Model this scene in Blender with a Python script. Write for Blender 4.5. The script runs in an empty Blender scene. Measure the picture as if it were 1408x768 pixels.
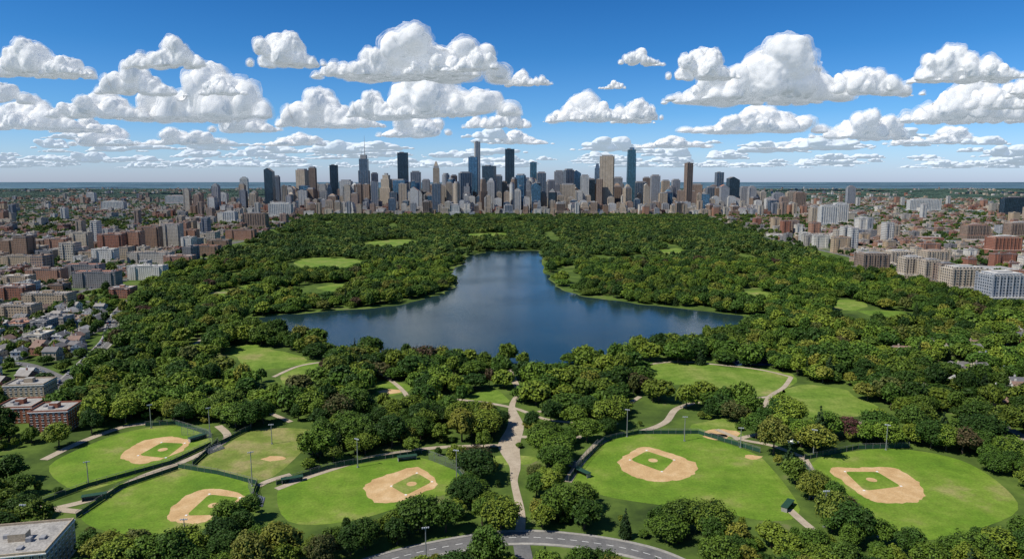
import bpy, bmesh, math, random, time
import numpy as np
from mathutils import Vector, noise, Matrix
from mathutils.geometry import tessellate_polygon
random.seed(7); rng = np.random.default_rng(7)
T0=time.time()
scene = bpy.context.scene
# ------------------------------------------------------------------ survey
H = 150.0                       # drone altitude (m)
F = 951.0                       # photo focal length in photo px
PITCH = math.atan(136.0/F)
sp, cp = math.sin(PITCH), math.cos(PITCH)
def G(x, y):
    """ground position in metres of a point surveyed in the photograph"""
    v = (y-384.0)/F
    t = H/(sp+v*cp)
    return (t*(x-704.0)/F, t*(cp-v*sp))
def GP(pts): return [G(*p) for p in pts]
def height_at(Y, ytop):
    v = (ytop-384.0)/F
    return H - Y*(sp+v*cp)/(cp-v*sp)
def link(o):
    scene.collection.objects.link(o); return o
# ------------------------------------------------------------------ materials
def mat_base(name):
    m = bpy.data.materials.new(name); m.use_nodes = True
    n = m.node_tree.nodes; l = m.node_tree.links
    return m, n, l, n['Principled BSDF']
def setin(nd, **kw):
    for k, v in kw.items(): nd.inputs[k].default_value = v
def mathn(n, l, op, a, b=None, c=None):
    nd = n.new('ShaderNodeMath'); nd.operation = op
    for i, s in enumerate((a, b, c)):
        if s is None: continue
        if isinstance(s, (int, float)): nd.inputs[i].default_value = s
        else: l.new(s, nd.inputs[i])
    return nd.outputs[0]
def ramp(n, l, fac, stops, interp='LINEAR'):
    r = n.new('ShaderNodeValToRGB'); cr = r.color_ramp; cr.interpolation = interp
    while len(cr.elements) < len(stops): cr.elements.new(0.5)
    for e, (p, c) in zip(cr.elements, stops):
        e.position = p; e.color = (c[0], c[1], c[2], 1)
    l.new(fac, r.inputs[0]); return r.outputs[0]
def noise_col(name, stops, scale=0.05, detail=6, rough=0.9, scale2=None, amt=0.35, spec=0.2, scale3=None):
    m, n, l, b = mat_base(name)
    g = n.new('ShaderNodeNewGeometry')
    t = n.new('ShaderNodeTexNoise'); setin(t, Scale=scale, Detail=detail, Roughness=0.6)
    l.new(g.outputs['Position'], t.inputs['Vector'])
    col = ramp(n, l, t.outputs['Fac'], stops)
    for sc_, am in ((scale2, amt), (scale3, .18)):
        if not sc_: continue
        t2 = n.new('ShaderNodeTexNoise'); setin(t2, Scale=sc_, Detail=5, Roughness=0.7)
        l.new(g.outputs['Position'], t2.inputs['Vector'])
        mr = n.new('ShaderNodeMapRange'); setin(mr, **{'From Min':0.3,'From Max':0.7,'To Min':1-am,'To Max':1+am})
        l.new(t2.outputs['Fac'], mr.inputs['Value'])
        mx = n.new('ShaderNodeVectorMath'); mx.operation = 'SCALE'
        l.new(col, mx.inputs[0]); l.new(mr.outputs[0], mx.inputs['Scale']); col = mx.outputs[0]
    l.new(col, b.inputs['Base Color'])
    b.inputs['Roughness'].default_value = rough
    b.inputs['Specular IOR Level'].default_value = spec
    return m
def flat(name, c, rough=0.7, metal=0.0, spec=0.4):
    m, n, l, b = mat_base(name)
    b.inputs['Roughness'].default_value = rough
    b.inputs['Metallic'].default_value = metal; b.inputs['Specular IOR Level'].default_value = spec
    t = n.new('ShaderNodeTexNoise'); setin(t, Scale=0.8, Detail=4)
    tc = n.new('ShaderNodeTexCoord'); l.new(tc.outputs['Object'], t.inputs['Vector'])
    col = ramp(n, l, t.outputs['Fac'], [(0.3, [k*0.82 for k in c]), (0.7, [min(1, k*1.12) for k in c])])
    l.new(col, b.inputs['Base Color'])
    return m
def facade(name, wall, glass, du=3.2, dz=3.3, wu=0.5, wz=0.5, grough=0.15, gmetal=0.0, wrough=0.8):
    m, n, l, b = mat_base(name)
    tc = n.new('ShaderNodeTexCoord')
    s = n.new('ShaderNodeSeparateXYZ'); l.new(tc.outputs['Object'], s.inputs[0])
    sn = n.new('ShaderNodeSeparateXYZ'); l.new(tc.outputs['Normal'], sn.inputs[0])
    ax = mathn(n, l, 'ABSOLUTE', sn.outputs[0]); ay = mathn(n, l, 'ABSOLUTE', sn.outputs[1]); az = mathn(n, l, 'ABSOLUTE', sn.outputs[2])
    sel = mathn(n, l, 'GREATER_THAN', ax, ay)
    inv = mathn(n, l, 'SUBTRACT', 1.0, sel)
    u = mathn(n, l, 'ADD', mathn(n, l, 'MULTIPLY', s.outputs[0], inv), mathn(n, l, 'MULTIPLY', s.outputs[1], sel))
    us = mathn(n, l, 'ADD', mathn(n, l, 'DIVIDE', u, du), 100.0)
    zs = mathn(n, l, 'DIVIDE', s.outputs[2], dz)
    fu = mathn(n, l, 'FRACT', us); fz = mathn(n, l, 'FRACT', zs)
    mu = mathn(n, l, 'LESS_THAN', mathn(n, l, 'ABSOLUTE', mathn(n, l, 'SUBTRACT', fu, 0.5)), wu/2)
    mz = mathn(n, l, 'LESS_THAN', mathn(n, l, 'ABSOLUTE', mathn(n, l, 'SUBTRACT', fz, 0.5)), wz/2)
    side = mathn(n, l, 'LESS_THAN', az, 0.5)
    mask = mathn(n, l, 'MULTIPLY', mathn(n, l, 'MULTIPLY', mu, mz), side)
    cmb = n.new('ShaderNodeCombineXYZ')
    l.new(mathn(n, l, 'FLOOR', us), cmb.inputs[0]); l.new(mathn(n, l, 'FLOOR', zs), cmb.inputs[1]); l.new(sel, cmb.inputs[2])
    wn = n.new('ShaderNodeTexWhiteNoise'); l.new(cmb.outputs[0], wn.inputs['Vector'])
    gl = ramp(n, l, wn.outputs['Value'], [(0, [k*0.55 for k in glass]), (0.7, glass), (1, [min(1, k*1.9+0.02) for k in glass])])
    if isinstance(wall, list):
        oi = n.new('ShaderNodeObjectInfo')
        wc = ramp(n, l, oi.outputs['Random'], wall, 'CONSTANT')
    else:
        rg = n.new('ShaderNodeRGB'); rg.outputs[0].default_value = (*wall, 1); wc = rg.outputs[0]
    t = n.new('ShaderNodeTexNoise'); setin(t, Scale=0.07, Detail=6, Roughness=0.7); l.new(tc.outputs['Object'], t.inputs['Vector'])
    mr = n.new('ShaderNodeMapRange'); setin(mr, **{'From Min':0.3,'From Max':0.7,'To Min':0.8,'To Max':1.15}); l.new(t.outputs['Fac'], mr.inputs['Value'])
    sc = n.new('ShaderNodeVectorMath'); sc.operation = 'SCALE'; l.new(wc, sc.inputs[0]); l.new(mr.outputs[0], sc.inputs['Scale'])
    mx = n.new('ShaderNodeMix'); mx.data_type = 'RGBA'
    l.new(mask, mx.inputs[0]); l.new(sc.outputs[0], mx.inputs[6]); l.new(gl, mx.inputs[7])
    l.new(mx.outputs[2], b.inputs['Base Color'])
    l.new(mathn(n, l, 'ADD', mathn(n, l, 'MULTIPLY', mask, grough-wrough), wrough), b.inputs['Roughness'])
    l.new(mathn(n, l, 'MULTIPLY', mask, gmetal), b.inputs['Metallic'])
    return m
M = {}
def ground_mat():
    m, n, l, b = mat_base('ground_mat')
    g = n.new('ShaderNodeNewGeometry')
    t = n.new('ShaderNodeTexNoise'); setin(t, Scale=0.0016, Detail=9, Roughness=0.62); l.new(g.outputs['Position'], t.inputs['Vector'])
    c1 = ramp(n, l, t.outputs['Fac'], [(0.40, (.028,.052,.025)), (0.52, (.04,.07,.035)), (0.60, (.085,.095,.085)), (0.68, (.15,.15,.15)), (0.75, (.05,.08,.05))])
    t3 = n.new('ShaderNodeTexNoise'); setin(t3, Scale=0.022, Detail=8, Roughness=0.7); l.new(g.outputs['Position'], t3.inputs['Vector'])
    c2 = ramp(n, l, t3.outputs['Fac'], [(0.33, (.035,.058,.016)), (0.46, (.065,.105,.022)), (0.58, (.105,.16,.03)), (0.68,(.17,.16,.08))])
    c_haze = ramp(n, l, t.outputs['Fac'], [(0.40, (.06,.12,.17)), (0.55, (.085,.15,.20)), (0.68, (.16,.23,.28))])  # blue distance haze painted into the far land colour
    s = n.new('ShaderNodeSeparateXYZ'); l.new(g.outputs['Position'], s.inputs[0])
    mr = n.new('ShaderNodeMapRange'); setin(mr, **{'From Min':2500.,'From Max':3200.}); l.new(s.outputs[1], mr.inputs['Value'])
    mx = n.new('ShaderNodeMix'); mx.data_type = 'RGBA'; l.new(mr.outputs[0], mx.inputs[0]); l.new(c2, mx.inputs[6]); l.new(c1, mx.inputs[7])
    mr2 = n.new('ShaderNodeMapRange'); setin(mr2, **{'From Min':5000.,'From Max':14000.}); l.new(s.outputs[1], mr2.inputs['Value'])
    mx2 = n.new('ShaderNodeMix'); mx2.data_type = 'RGBA'; l.new(mr2.outputs[0], mx2.inputs[0]); l.new(mx.outputs[2], mx2.inputs[6]); l.new(c_haze, mx2.inputs[7])
    l.new(mx2.outputs[2], b.inputs['Base Color']); b.inputs['Roughness'].default_value = 0.95; b.inputs['Specular IOR Level'].default_value = 0.1
    return m
M['ground'] = ground_mat()
M['lawn'] = noise_col('lawn_grass', [(0.3, (.09,.165,.018)), (0.46, (.13,.21,.026)), (0.58, (.18,.235,.045)), (0.7,(.26,.24,.09))], 0.03, 9, scale2=0.6, amt=0.25, scale3=.12)
M['field'] = noise_col('mown_grass', [(0.3, (.085,.17,.014)), (0.46, (.12,.21,.018)), (0.56, (.16,.235,.03)), (0.69,(.26,.25,.085))], 0.03, 10, scale2=0.9, amt=0.25, scale3=.15)
M['field2'] = noise_col('worn_grass', [(0.3, (.115,.17,.025)), (0.46, (.165,.205,.04)), (0.63, (.28,.25,.1))], 0.06, 9, scale2=0.9, amt=0.25, scale3=.15)
M['dirt'] = noise_col('infield_dirt', [(0.3, (.43,.27,.125)), (0.5, (.52,.345,.17)), (0.7, (.61,.44,.25))], 0.12, 8, scale2=1.2, amt=0.18)
M['path'] = noise_col('path_paving', [(0.3, (.33,.27,.2)), (0.7, (.46,.39,.3))], 0.15, 6, scale2=1.5, amt=0.2)
M['asphalt'] = noise_col('asphalt', [(0.3, (.11,.11,.115)), (0.7, (.18,.175,.17))], 0.1, 6, scale2=1.2, amt=0.2)
M['concrete'] = noise_col('pavement_concrete', [(0.3, (.24,.23,.21)), (0.7, (.38,.36,.33))], 0.08, 6, scale2=0.8, amt=0.2)
M['block'] = noise_col('city_lot', [(0.38, (.06,.10,.03)), (0.5, (.09,.12,.05)), (0.56, (.2,.18,.15)), (0.7, (.3,.27,.23))], 0.04, 7, scale2=0.3, amt=0.3)
M['white'] = flat('white_paint', (.8,.8,.78), 0.6)
M['steel'] = flat('galvanised_steel', (.35,.36,.37), 0.45, 0.5)
M['pole'] = flat('painted_pole', (.2,.2,.2), 0.6)
M['darkgreen'] = flat('green_windscreen', (.015,.06,.035), 0.8)
M['lampglass'] = flat('lamp_glass', (.5,.52,.55), 0.2)
M['sand'] = noise_col('shore_bank', [(0.35, (.08,.12,.025)), (0.55, (.13,.17,.04)), (0.7, (.24,.22,.12))], 0.03, 6, scale2=0.5)
M['court'] = flat('court_blue', (.04,.09,.2), 0.8)
M['bark'] = flat('bark', (.09,.065,.045), 0.95)
def water_mat():
    m, n, l, b = mat_base('lake_water')
    g = n.new('ShaderNodeNewGeometry')
    t = n.new('ShaderNodeTexNoise'); setin(t, Scale=0.006, Detail=5); l.new(g.outputs['Position'], t.inputs['Vector'])
    col = ramp(n, l, t.outputs['Fac'], [(0.35, (.011,.03,.034)), (0.7, (.022,.046,.046))])
    l.new(col, b.inputs['Base Color'])
    b.inputs['Roughness'].default_value = 0.14; b.inputs['IOR'].default_value = 1.33
    mp = n.new('ShaderNodeMapping'); mp.inputs['Scale'].default_value = (0.5, 1.2, 1); l.new(g.outputs['Position'], mp.inputs[0])
    w = n.new('ShaderNodeTexNoise'); setin(w, Scale=0.8, Detail=3, Roughness=0.5); l.new(mp.outputs[0], w.inputs['Vector'])
    t2 = n.new('ShaderNodeTexNoise'); setin(t2, Scale=0.009, Detail=4); l.new(g.outputs['Position'], t2.inputs['Vector'])
    mr = n.new('ShaderNodeMapRange'); setin(mr, **{'From Min':0.35,'From Max':0.65,'To Min':0.1,'To Max':0.6}); l.new(t2.outputs['Fac'], mr.inputs['Value'])
    bp = n.new('ShaderNodeBump'); bp.inputs['Distance'].default_value = 0.25
    l.new(mr.outputs[0], bp.inputs['Strength']); l.new(w.outputs['Fac'], bp.inputs['Height']); l.new(bp.outputs[0], b.inputs['Normal'])
    return m
M['water'] = water_mat()
def leaf_mat(name, stops):
    m, n, l, b = mat_base(name)
    oi = n.new('ShaderNodeObjectInfo')
    c = ramp(n, l, oi.outputs['Random'], stops)
    tc = n.new('ShaderNodeTexCoord')
    t = n.new('ShaderNodeTexNoise'); setin(t, Scale=0.4, Detail=5, Roughness=0.7); l.new(tc.outputs['Object'], t.inputs['Vector'])
    mr = n.new('ShaderNodeMapRange'); setin(mr, **{'From Min':0.3,'From Max':0.7,'To Min':0.6,'To Max':1.45}); l.new(t.outputs['Fac'], mr.inputs['Value'])
    t2 = n.new('ShaderNodeTexNoise'); setin(t2, Scale=0.008, Detail=3); l.new(oi.outputs['Location'], t2.inputs['Vector'])
    mr2 = n.new('ShaderNodeMapRange'); setin(mr2, **{'From Min':0.35,'From Max':0.65,'To Min':0.7,'To Max':1.3}); l.new(t2.outputs['Fac'], mr2.inputs['Value'])
    sc = n.new('ShaderNodeVectorMath'); sc.operation = 'SCALE'
    l.new(c, sc.inputs[0]); l.new(mathn(n, l, 'MULTIPLY', mr.outputs[0], mr2.outputs[0]), sc.inputs['Scale'])
    l.new(sc.outputs[0], b.inputs['Base Color']); b.inputs['Roughness'].default_value = 0.6; b.inputs['Specular IOR Level'].default_value = 0.2
    tr = n.new('ShaderNodeBsdfTranslucent'); l.new(sc.outputs[0], tr.inputs['Color'])
    mx = n.new('ShaderNodeMixShader'); mx.inputs[0].default_value = 0.22
    l.new(b.outputs[0], mx.inputs[1]); l.new(tr.outputs[0], mx.inputs[2]); l.new(mx.outputs[0], n['Material Output'].inputs['Surface'])
    return m
M['leaf'] = leaf_mat('foliage', [(0, (.030,.068,.012)), (0.16, (.046,.098,.014)), (0.36, (.078,.145,.018)), (0.56, (.125,.195,.022)), (0.76, (.195,.25,.028)), (0.88,(.06,.12,.018)), (0.94, (.24,.24,.035)), (0.98, (.10,.12,.03)), (1.0, (.09,.035,.035))])
M['leaf2'] = leaf_mat('distant_foliage', [(0, (.028,.06,.017)), (0.3, (.046,.092,.02)), (0.6, (.075,.13,.024)), (0.85, (.125,.175,.03)), (1, (.17,.195,.04))])
M['conifer'] = leaf_mat('conifer_foliage', [(0, (.025,.055,.018)), (1, (.045,.08,.022))])
M['farleaf'] = leaf_mat('far_foliage', [(0, (.035,.07,.058)), (0.5, (.05,.09,.072)), (1, (.068,.11,.085))])  # leaf colour shifted to blue, with aerial haze painted in
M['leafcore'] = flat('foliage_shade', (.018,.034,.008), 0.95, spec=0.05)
bricks = [(0, (.29,.12,.075)), (0.16, (.36,.19,.125)), (0.3, (.45,.34,.23)), (0.46, (.54,.46,.35)), (0.58, (.27,.165,.11)), (0.7, (.44,.4,.35)), (0.82, (.62,.59,.53)), (0.94, (.22,.21,.21))]
M['brickfac'] = facade('brick_facade', bricks, (.04,.05,.06), 3.1, 3.1, 0.42, 0.48)
M['housewall'] = facade('house_walls', [(0,(.6,.58,.54)),(0.3,(.42,.36,.28)),(0.5,(.27,.12,.08)),(0.7,(.5,.49,.47)),(0.85,(.3,.34,.38))], (.04,.05,.06), 3.0, 2.9, 0.35, 0.45)
M['officefac'] = facade('office_facade', [(0,(.48,.42,.34)),(0.2,(.33,.23,.17)),(0.38,(.56,.53,.48)),(0.52,(.35,.35,.36)),(0.64,(.45,.35,.25)),(0.82,(.2,.21,.24)),(0.9,(.6,.58,.54))], (.05,.075,.11), 4.2, 3.6, 0.55, 0.55)
def roof_mat(name, stops):
    m, n, l, b = mat_base(name)
    oi = n.new('ShaderNodeObjectInfo'); c = ramp(n, l, mathn(n, l, 'FRACT', mathn(n, l, 'MULTIPLY', oi.outputs['Random'], 7.31)), stops, 'CONSTANT')
    tc = n.new('ShaderNodeTexCoord'); t = n.new('ShaderNodeTexNoise'); setin(t, Scale=0.25, Detail=6, Roughness=0.7); l.new(tc.outputs['Object'], t.inputs['Vector'])
    mr = n.new('ShaderNodeMapRange'); setin(mr, **{'From Min':0.3,'From Max':0.7,'To Min':0.7,'To Max':1.2}); l.new(t.outputs['Fac'], mr.inputs['Value'])
    sc = n.new('ShaderNodeVectorMath'); sc.operation = 'SCALE'; l.new(c, sc.inputs[0]); l.new(mr.outputs[0], sc.inputs['Scale'])
    l.new(sc.outputs[0], b.inputs['Base Color']); b.inputs['Roughness'].default_value = 0.85
    return m
M['roof'] = roof_mat('flat_roof', [(0,(.5,.48,.45)),(0.22,(.3,.28,.26)),(0.4,(.16,.15,.15)),(0.55,(.6,.58,.54)),(0.7,(.38,.29,.22)),(0.82,(.38,.18,.12))])
M['shingle'] = roof_mat('shingle_roof', [(0,(.16,.15,.15)),(0.3,(.27,.25,.23)),(0.5,(.22,.14,.11)),(0.7,(.34,.33,.32)),(0.88,(.12,.12,.13))])
TM = {  # glass and grey tones cooled: distance haze mixed into the colour
 'dark': facade('dark_glass', (.035,.055,.075), (.022,.05,.08), 3.0, 3.8, 0.8, 0.75, 0.15, 0.3, 0.4),
 'blue': facade('blue_glass', (.11,.19,.26), (.06,.16,.28), 3.0, 3.8, 0.84, 0.8, 0.12, 0.45, 0.4),
 'teal': facade('teal_glass', (.09,.16,.20), (.035,.12,.18), 3.0, 3.8, 0.82, 0.78, 0.12, 0.4, 0.4),
 'grey': facade('grey_concrete', (.32,.33,.35), (.06,.085,.12), 4.0, 3.6, 0.55, 0.6),
 'tan': facade('tan_stone', (.46,.38,.29), (.07,.075,.085), 4.5, 3.5, 0.5, 0.62),
 'brown': facade('brown_stone', (.28,.2,.15), (.045,.05,.06), 4.5, 3.5, 0.5, 0.68),
 'white': facade('white_stone', (.56,.55,.52), (.08,.11,.15), 4.0, 3.4, 0.5, 0.58),
 'slate': facade('slate_glass', (.14,.18,.23), (.05,.09,.14), 3.2, 3.8, 0.7, 1.0, 0.2, 0.3),
}
M['mech'] = flat('mechanical_grey', (.28,.28,.29), 0.7)
# ------------------------------------------------------------------ mesh builder
class MB:
    def __init__(s): s.v=[]; s.f=[]; s.m=[]
    def quad(s, a, b, c, d, m=0):
        i=len(s.v); s.v += [a,b,c,d]; s.f.append((i,i+1,i+2,i+3)); s.m.append(m)
    def box(s, x0,x1,y0,y1,z0,z1, m=0, mt=None, bottom=False):
        i=len(s.v)
        s.v += [(x0,y0,z0),(x1,y0,z0),(x1,y1,z0),(x0,y1,z0),(x0,y0,z1),(x1,y0,z1),(x1,y1,z1),(x0,y1,z1)]
        s.f += [(i,i+1,i+5,i+4),(i+1,i+2,i+6,i+5),(i+2,i+3,i+7,i+6),(i+3,i,i+4,i+7),(i+4,i+5,i+6,i+7)]
        s.m += [m]*4+[m if mt is None else mt]
        if bottom: s.f.append((i+3,i+2,i+1,i)); s.m.append(m)
    def frustum(s, cx,cy,z0,z1,w0,d0,w1,d1,m=0,mt=None):
        i=len(s.v)
        for (w,d,z) in ((w0,d0,z0),(w1,d1,z1)):
            s.v += [(cx-w/2,cy-d/2,z),(cx+w/2,cy-d/2,z),(cx+w/2,cy+d/2,z),(cx-w/2,cy+d/2,z)]
        s.f += [(i,i+1,i+5,i+4),(i+1,i+2,i+6,i+5),(i+2,i+3,i+7,i+6),(i+3,i,i+4,i+7),(i+4,i+5,i+6,i+7)]
        s.m += [m]*4+[m if mt is None else mt]
    def cyl(s, cx,cy,z0,z1,r0,r1,n=8,m=0,mt=None):
        i=len(s.v)
        for (r,z) in ((r0,z0),(r1,z1)):
            for k in range(n):
                a=2*math.pi*k/n; s.v.append((cx+r*math.cos(a),cy+r*math.sin(a),z))
        for k in range(n):
            k2=(k+1)%n; s.f.append((i+k,i+k2,i+n+k2,i+n+k)); s.m.append(m)
        s.f.append(tuple(i+n+k for k in range(n))); s.m.append(m if mt is None else mt)
    def limb(s, p0, p1, r0, r1, n=5, m=0):
        p0=Vector(p0); p1=Vector(p1); d=(p1-p0).normalized(); a=d.orthogonal().normalized(); b=d.cross(a)
        i=len(s.v)
        for (p,r) in ((p0,r0),(p1,r1)):
            for k in range(n):
                t=2*math.pi*k/n; s.v.append(tuple(p+a*r*math.cos(t)+b*r*math.sin(t)))
        for k in range(n):
            k2=(k+1)%n; s.f.append((i+k,i+k2,i+n+k2,i+n+k)); s.m.append(m)
    def mesh(s, name, mats):
        me=bpy.data.meshes.new(name); me.from_pydata(s.v,[],s.f)
        for mt in mats: me.materials.append(mt)
        me.polygons.foreach_set('material_index', s.m); me.update(); return me
    def obj(s, name, mats, loc=(0,0,0), rot=0):
        o=bpy.data.objects.new(name, s.mesh(name, mats)); o.location=loc; o.rotation_euler=(0,0,rot); return link(o)
def catmull(P, closed=False, k=6):
    P=[Vector(p) for p in P]; n=len(P); out=[]
    rngi = range(n) if closed else range(n-1)
    for i in rngi:
        if closed: a,b,c,d=P[i-1],P[i],P[(i+1)%n],P[(i+2)%n]
        else: a,b,c,d=P[max(i-1,0)],P[i],P[i+1],P[min(i+2,n-1)]
        for j in range(k):
            t=j/k
            out.append(0.5*((2*b)+(c-a)*t+(2*a-5*b+4*c-d)*t*t+(3*b-3*c+d-a)*t**3))
    if not closed: out.append(P[-1])
    return [tuple(p) for p in out]
def wobble(P, amp, sc):
    return [(x+amp*noise.noise(Vector((x*sc,y*sc,0))), y+amp*noise.noise(Vector((x*sc,y*sc,9.7)))) for x,y in P]
def sheet(name, poly, z, mat):
    v=[(p[0],p[1],z) for p in poly]
    tr=tessellate_polygon([[Vector(p) for p in v]])
    me=bpy.data.meshes.new(name); fs=[]
    for t in tr:
        a,b,c=[Vector(v[i]) for i in t]
        fs.append(t if (b-a).cross(c-a).z>0 else (t[2],t[1],t[0]))
    me.from_pydata(v,[],fs); me.materials.append(mat); me.update()
    return link(bpy.data.objects.new(name, me))
def ribbon_pts(P, w):
    L=[];R=[]
    for i,p in enumerate(P):
        a=Vector(P[max(i-1,0)]); b=Vector(P[min(i+1,len(P)-1)]); d=(b-a).normalized(); nn=Vector((-d.y,d.x))
        ww = w[i] if isinstance(w,(list,tuple)) else w
        L.append(Vector(p)+nn*ww/2); R.append(Vector(p)-nn*ww/2)
    return L,R
def ribbon(name, P, w, z, mat):
    mb=MB(); L,R=ribbon_pts(P,w)
    for i in range(len(P)-1):
        mb.quad((R[i].x,R[i].y,z),(R[i+1].x,R[i+1].y,z),(L[i+1].x,L[i+1].y,z),(L[i].x,L[i].y,z))
    return mb.obj(name,[mat])
def inpoly(X, Y, poly):
    c=np.zeros(X.shape,bool); n=len(poly)
    for i in range(n):
        x1,y1=poly[i]; x2,y2=poly[(i+1)%n]
        if y1==y2: continue
        k=((y1>Y)!=(y2>Y)) & (X < (x2-x1)*(Y-y1)/(y2-y1)+x1); c^=k
    return c
def dist_line(X, Y, P, closed=False):
    d=np.full(X.shape,1e9); n=len(P)
    for i in range(n if closed else n-1):
        x1,y1=P[i]; x2,y2=P[(i+1)%n]; dx,dy=x2-x1,y2-y1; L=dx*dx+dy*dy+1e-9
        t=np.clip(((X-x1)*dx+(Y-y1)*dy)/L,0,1); d=np.minimum(d,np.hypot(X-x1-t*dx,Y-y1-t*dy))
    return d
# ------------------------------------------------------------------ ground
S=60000
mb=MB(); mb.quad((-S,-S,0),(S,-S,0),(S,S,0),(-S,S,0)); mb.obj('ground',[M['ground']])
# ------------------------------------------------------------------ lake
lake = catmull(GP([(348,437),(400,431),(470,426),(535,420),(585,411),(616,402),(626,388),(622,374),(634,362),(646,352),(680,345.5),(742,345.5),(744,360),(752,378),(770,396),(800,407),(860,415),(920,422),(985,430),(1045,437),(1048,444),(1010,452),(960,466),(890,482),(820,493),(720,499),(620,495),(520,486),(440,470),(385,452)]), True, 6)
lake = wobble(wobble(lake, 14, 0.015), 7, 0.05)
bank=[]; n=len(lake)
for i,p in enumerate(lake):
    a=Vector(lake[i-2]); b=Vector(lake[(i+2)%n]); d=(b-a).normalized(); nn=Vector((-d.y,d.x))
    ww=max(.6,3+8*noise.noise(Vector((p[0]*.012,p[1]*.012,3))))
    bank.append((p[0]+nn.x*ww, p[1]+nn.y*ww))
area=sum(lake[i][0]*lake[(i+1)%n][1]-lake[(i+1)%n][0]*lake[i][1] for i in range(n))
if area>0: bank=[(2*p[0]-q[0],2*p[1]-q[1]) for p,q in zip(lake,bank)]
sheet('lake_shore', bank, 0.02, M['sand'])
sheet('lake', lake, 0.05, M['water'])
# ------------------------------------------------------------------ lawns & fields (visible outlines)
lawns_px = [
 [(405,358),(450,354),(500,358),(512,366),(470,370),(420,368)],
 [(502,333),(550,329),(582,334),(560,340),(520,341)],
 [(898,345),(930,341),(937,347),(910,352)],
 [(1128,414),(1160,411),(1192,418),(1180,427),(1140,424)],
 [(1185,427),(1240,428),(1250,436),(1200,434)],
 [(326,478),(352,472),(372,480),(420,490),(415,500),(372,505),(345,512),(328,500)],
 [(384,512),(415,500),(448,500),(440,520),(405,530)],
 [(882,504),(930,499),(1010,503),(1082,512),(1085,528),(1050,545),(985,536),(935,528),(885,524)],
 [(1062,540),(1095,530),(1160,534),(1200,552),(1190,566),(1120,576),(1080,560)],
 [(940,590),(985,572),(1010,580),(1010,600),(970,604)],
 [(330,392),(360,388),(360,396),(338,400)],
 [(300,402),(330,399),(345,404),(310,408)],
 [(1060,452),(1090,450),(1100,458),(1070,462)],
 [(520,524),(545,524),(560,536),(530,545)],
 [(676,626),(705,622),(728,626),(716,638),(684,638)],
 [(1290,500),(1330,498),(1340,510),(1300,512)],
 [(440,394),(480,390),(490,396),(450,400)],
 [(1010,402),(1050,400),(1056,407),(1020,409)],
 [(640,322),(690,320),(696,325),(650,327)],
 [(650,540),(690,536),(694,550),(656,556)],
]
field_px = {
 0: ([(68,640),(120,612),(180,592),(240,585),(288,600),(284,612),(235,634),(130,672),(90,668)],'field'),
 1: ([(112,706),(165,665),(240,642),(300,652),(352,670),(335,700),(290,724),(200,734),(140,728)],'field'),
 2: ([(270,642),(310,612),(345,592),(390,588),(432,592),(428,606),(375,655),(330,655)],'field2'),
 3: ([(385,668),(440,648),(520,634),(575,628),(635,652),(632,672),(570,690),(480,716),(396,716)],'field'),
 4: ([(786,660),(802,638),(835,608),(880,597),(960,600),(1030,620),(1058,640),(1100,700),(1060,716),(980,702),(880,690),(820,678)],'field'),
 5: ([(1116,636),(1180,619),(1250,618),(1320,632),(1372,662),(1400,700),(1340,728),(1270,742),(1200,722),(1150,680)],'field'),
}
lawn_polys=[wobble(catmull(GP(p),True,5),9,0.05) for p in lawns_px]
for i,p in enumerate(lawn_polys): sheet('lawn', p, 0.03, M['lawn'])
field_polys=[]
for k,(p,mt) in field_px.items():
    q=catmull(GP(p),True,4); field_polys.append(q)
    sheet('ball_field_grass', q, 0.04+0.004*k, M[mt])
dirt_px=[
 [(167,628),(180,614),(203,604),(235,600),(256,604),(260,611),(245,622),(215,633),(190,637)],
 [(232,712),(240,694),(262,678),(297,671),(338,682),(334,693),(305,706),(282,717),(255,719)],
 [(500,672),(512,660),(540,650),(577,642),(602,665),(575,679),(545,690),(515,690)],
 [(850,637),(866,622),(888,614),(925,624),(956,637),(954,652),(930,660),(895,661),(868,653)],
 [(1141,645),(1175,643),(1225,642),(1256,657),(1271,677),(1258,689),(1207,690),(1180,677)]]
grass_px=[
 [(190,626),(222,608),(254,609),(228,629)],
 [(256,708),(288,679),(330,684),(300,707)],
 [(538,668),(573,650),(594,662),(558,680)],
 [(866,632),(889,619),(927,632),(910,648)],
 [(1162,648),(1206,648),(1239,668),(1188,674)]]
def bevel(P,t=0.12):
    o=[]
    for i,p in enumerate(P):
        a=Vector(P[i-1]);b=Vector(p);c=Vector(P[(i+1)%len(P)])
        o+= [tuple(b.lerp(a,t)),tuple(b.lerp(a,t*.3).lerp(c,t*.3)),tuple(b.lerp(c,t))]
    return o
for i,(d,g) in enumerate(zip(dirt_px,grass_px)):
    sheet('infield_dirt', wobble(wobble(catmull(GP(d),True,8),1.4,0.25),.6,1.0), 0.08, M['dirt'])
    gp=GP(g)
    sheet('infield_grass', wobble(bevel(gp),.7,.3), 0.09, M['field'])
    cx=sum(p[0] for p in gp)/4; cy=sum(p[1] for p in gp)/4
    sheet('pitchers_mound', [(cx+2.6*math.cos(a*.524),cy+2.6*math.sin(a*.524)) for a in range(12)], 0.10, M['dirt'])
    b=MB()
    for p in gp: b.box(p[0]-.5,p[0]+.5,p[1]-.5,p[1]+.5,0.09,0.2)
    b.obj('base_plates',[M['white']])
for (x,y,r) in [(375,630,4),(992,595,7),(536,538,6),(1035,628,3),(985,600,5)]:
    gx,gy=G(x,y); sheet('bare_dirt_patch', wobble([(gx+r*1.5*math.cos(a*.4488),gy+r*math.sin(a*.4488)) for a in range(14)],2.2,.3),0.075,M['dirt'])
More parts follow.
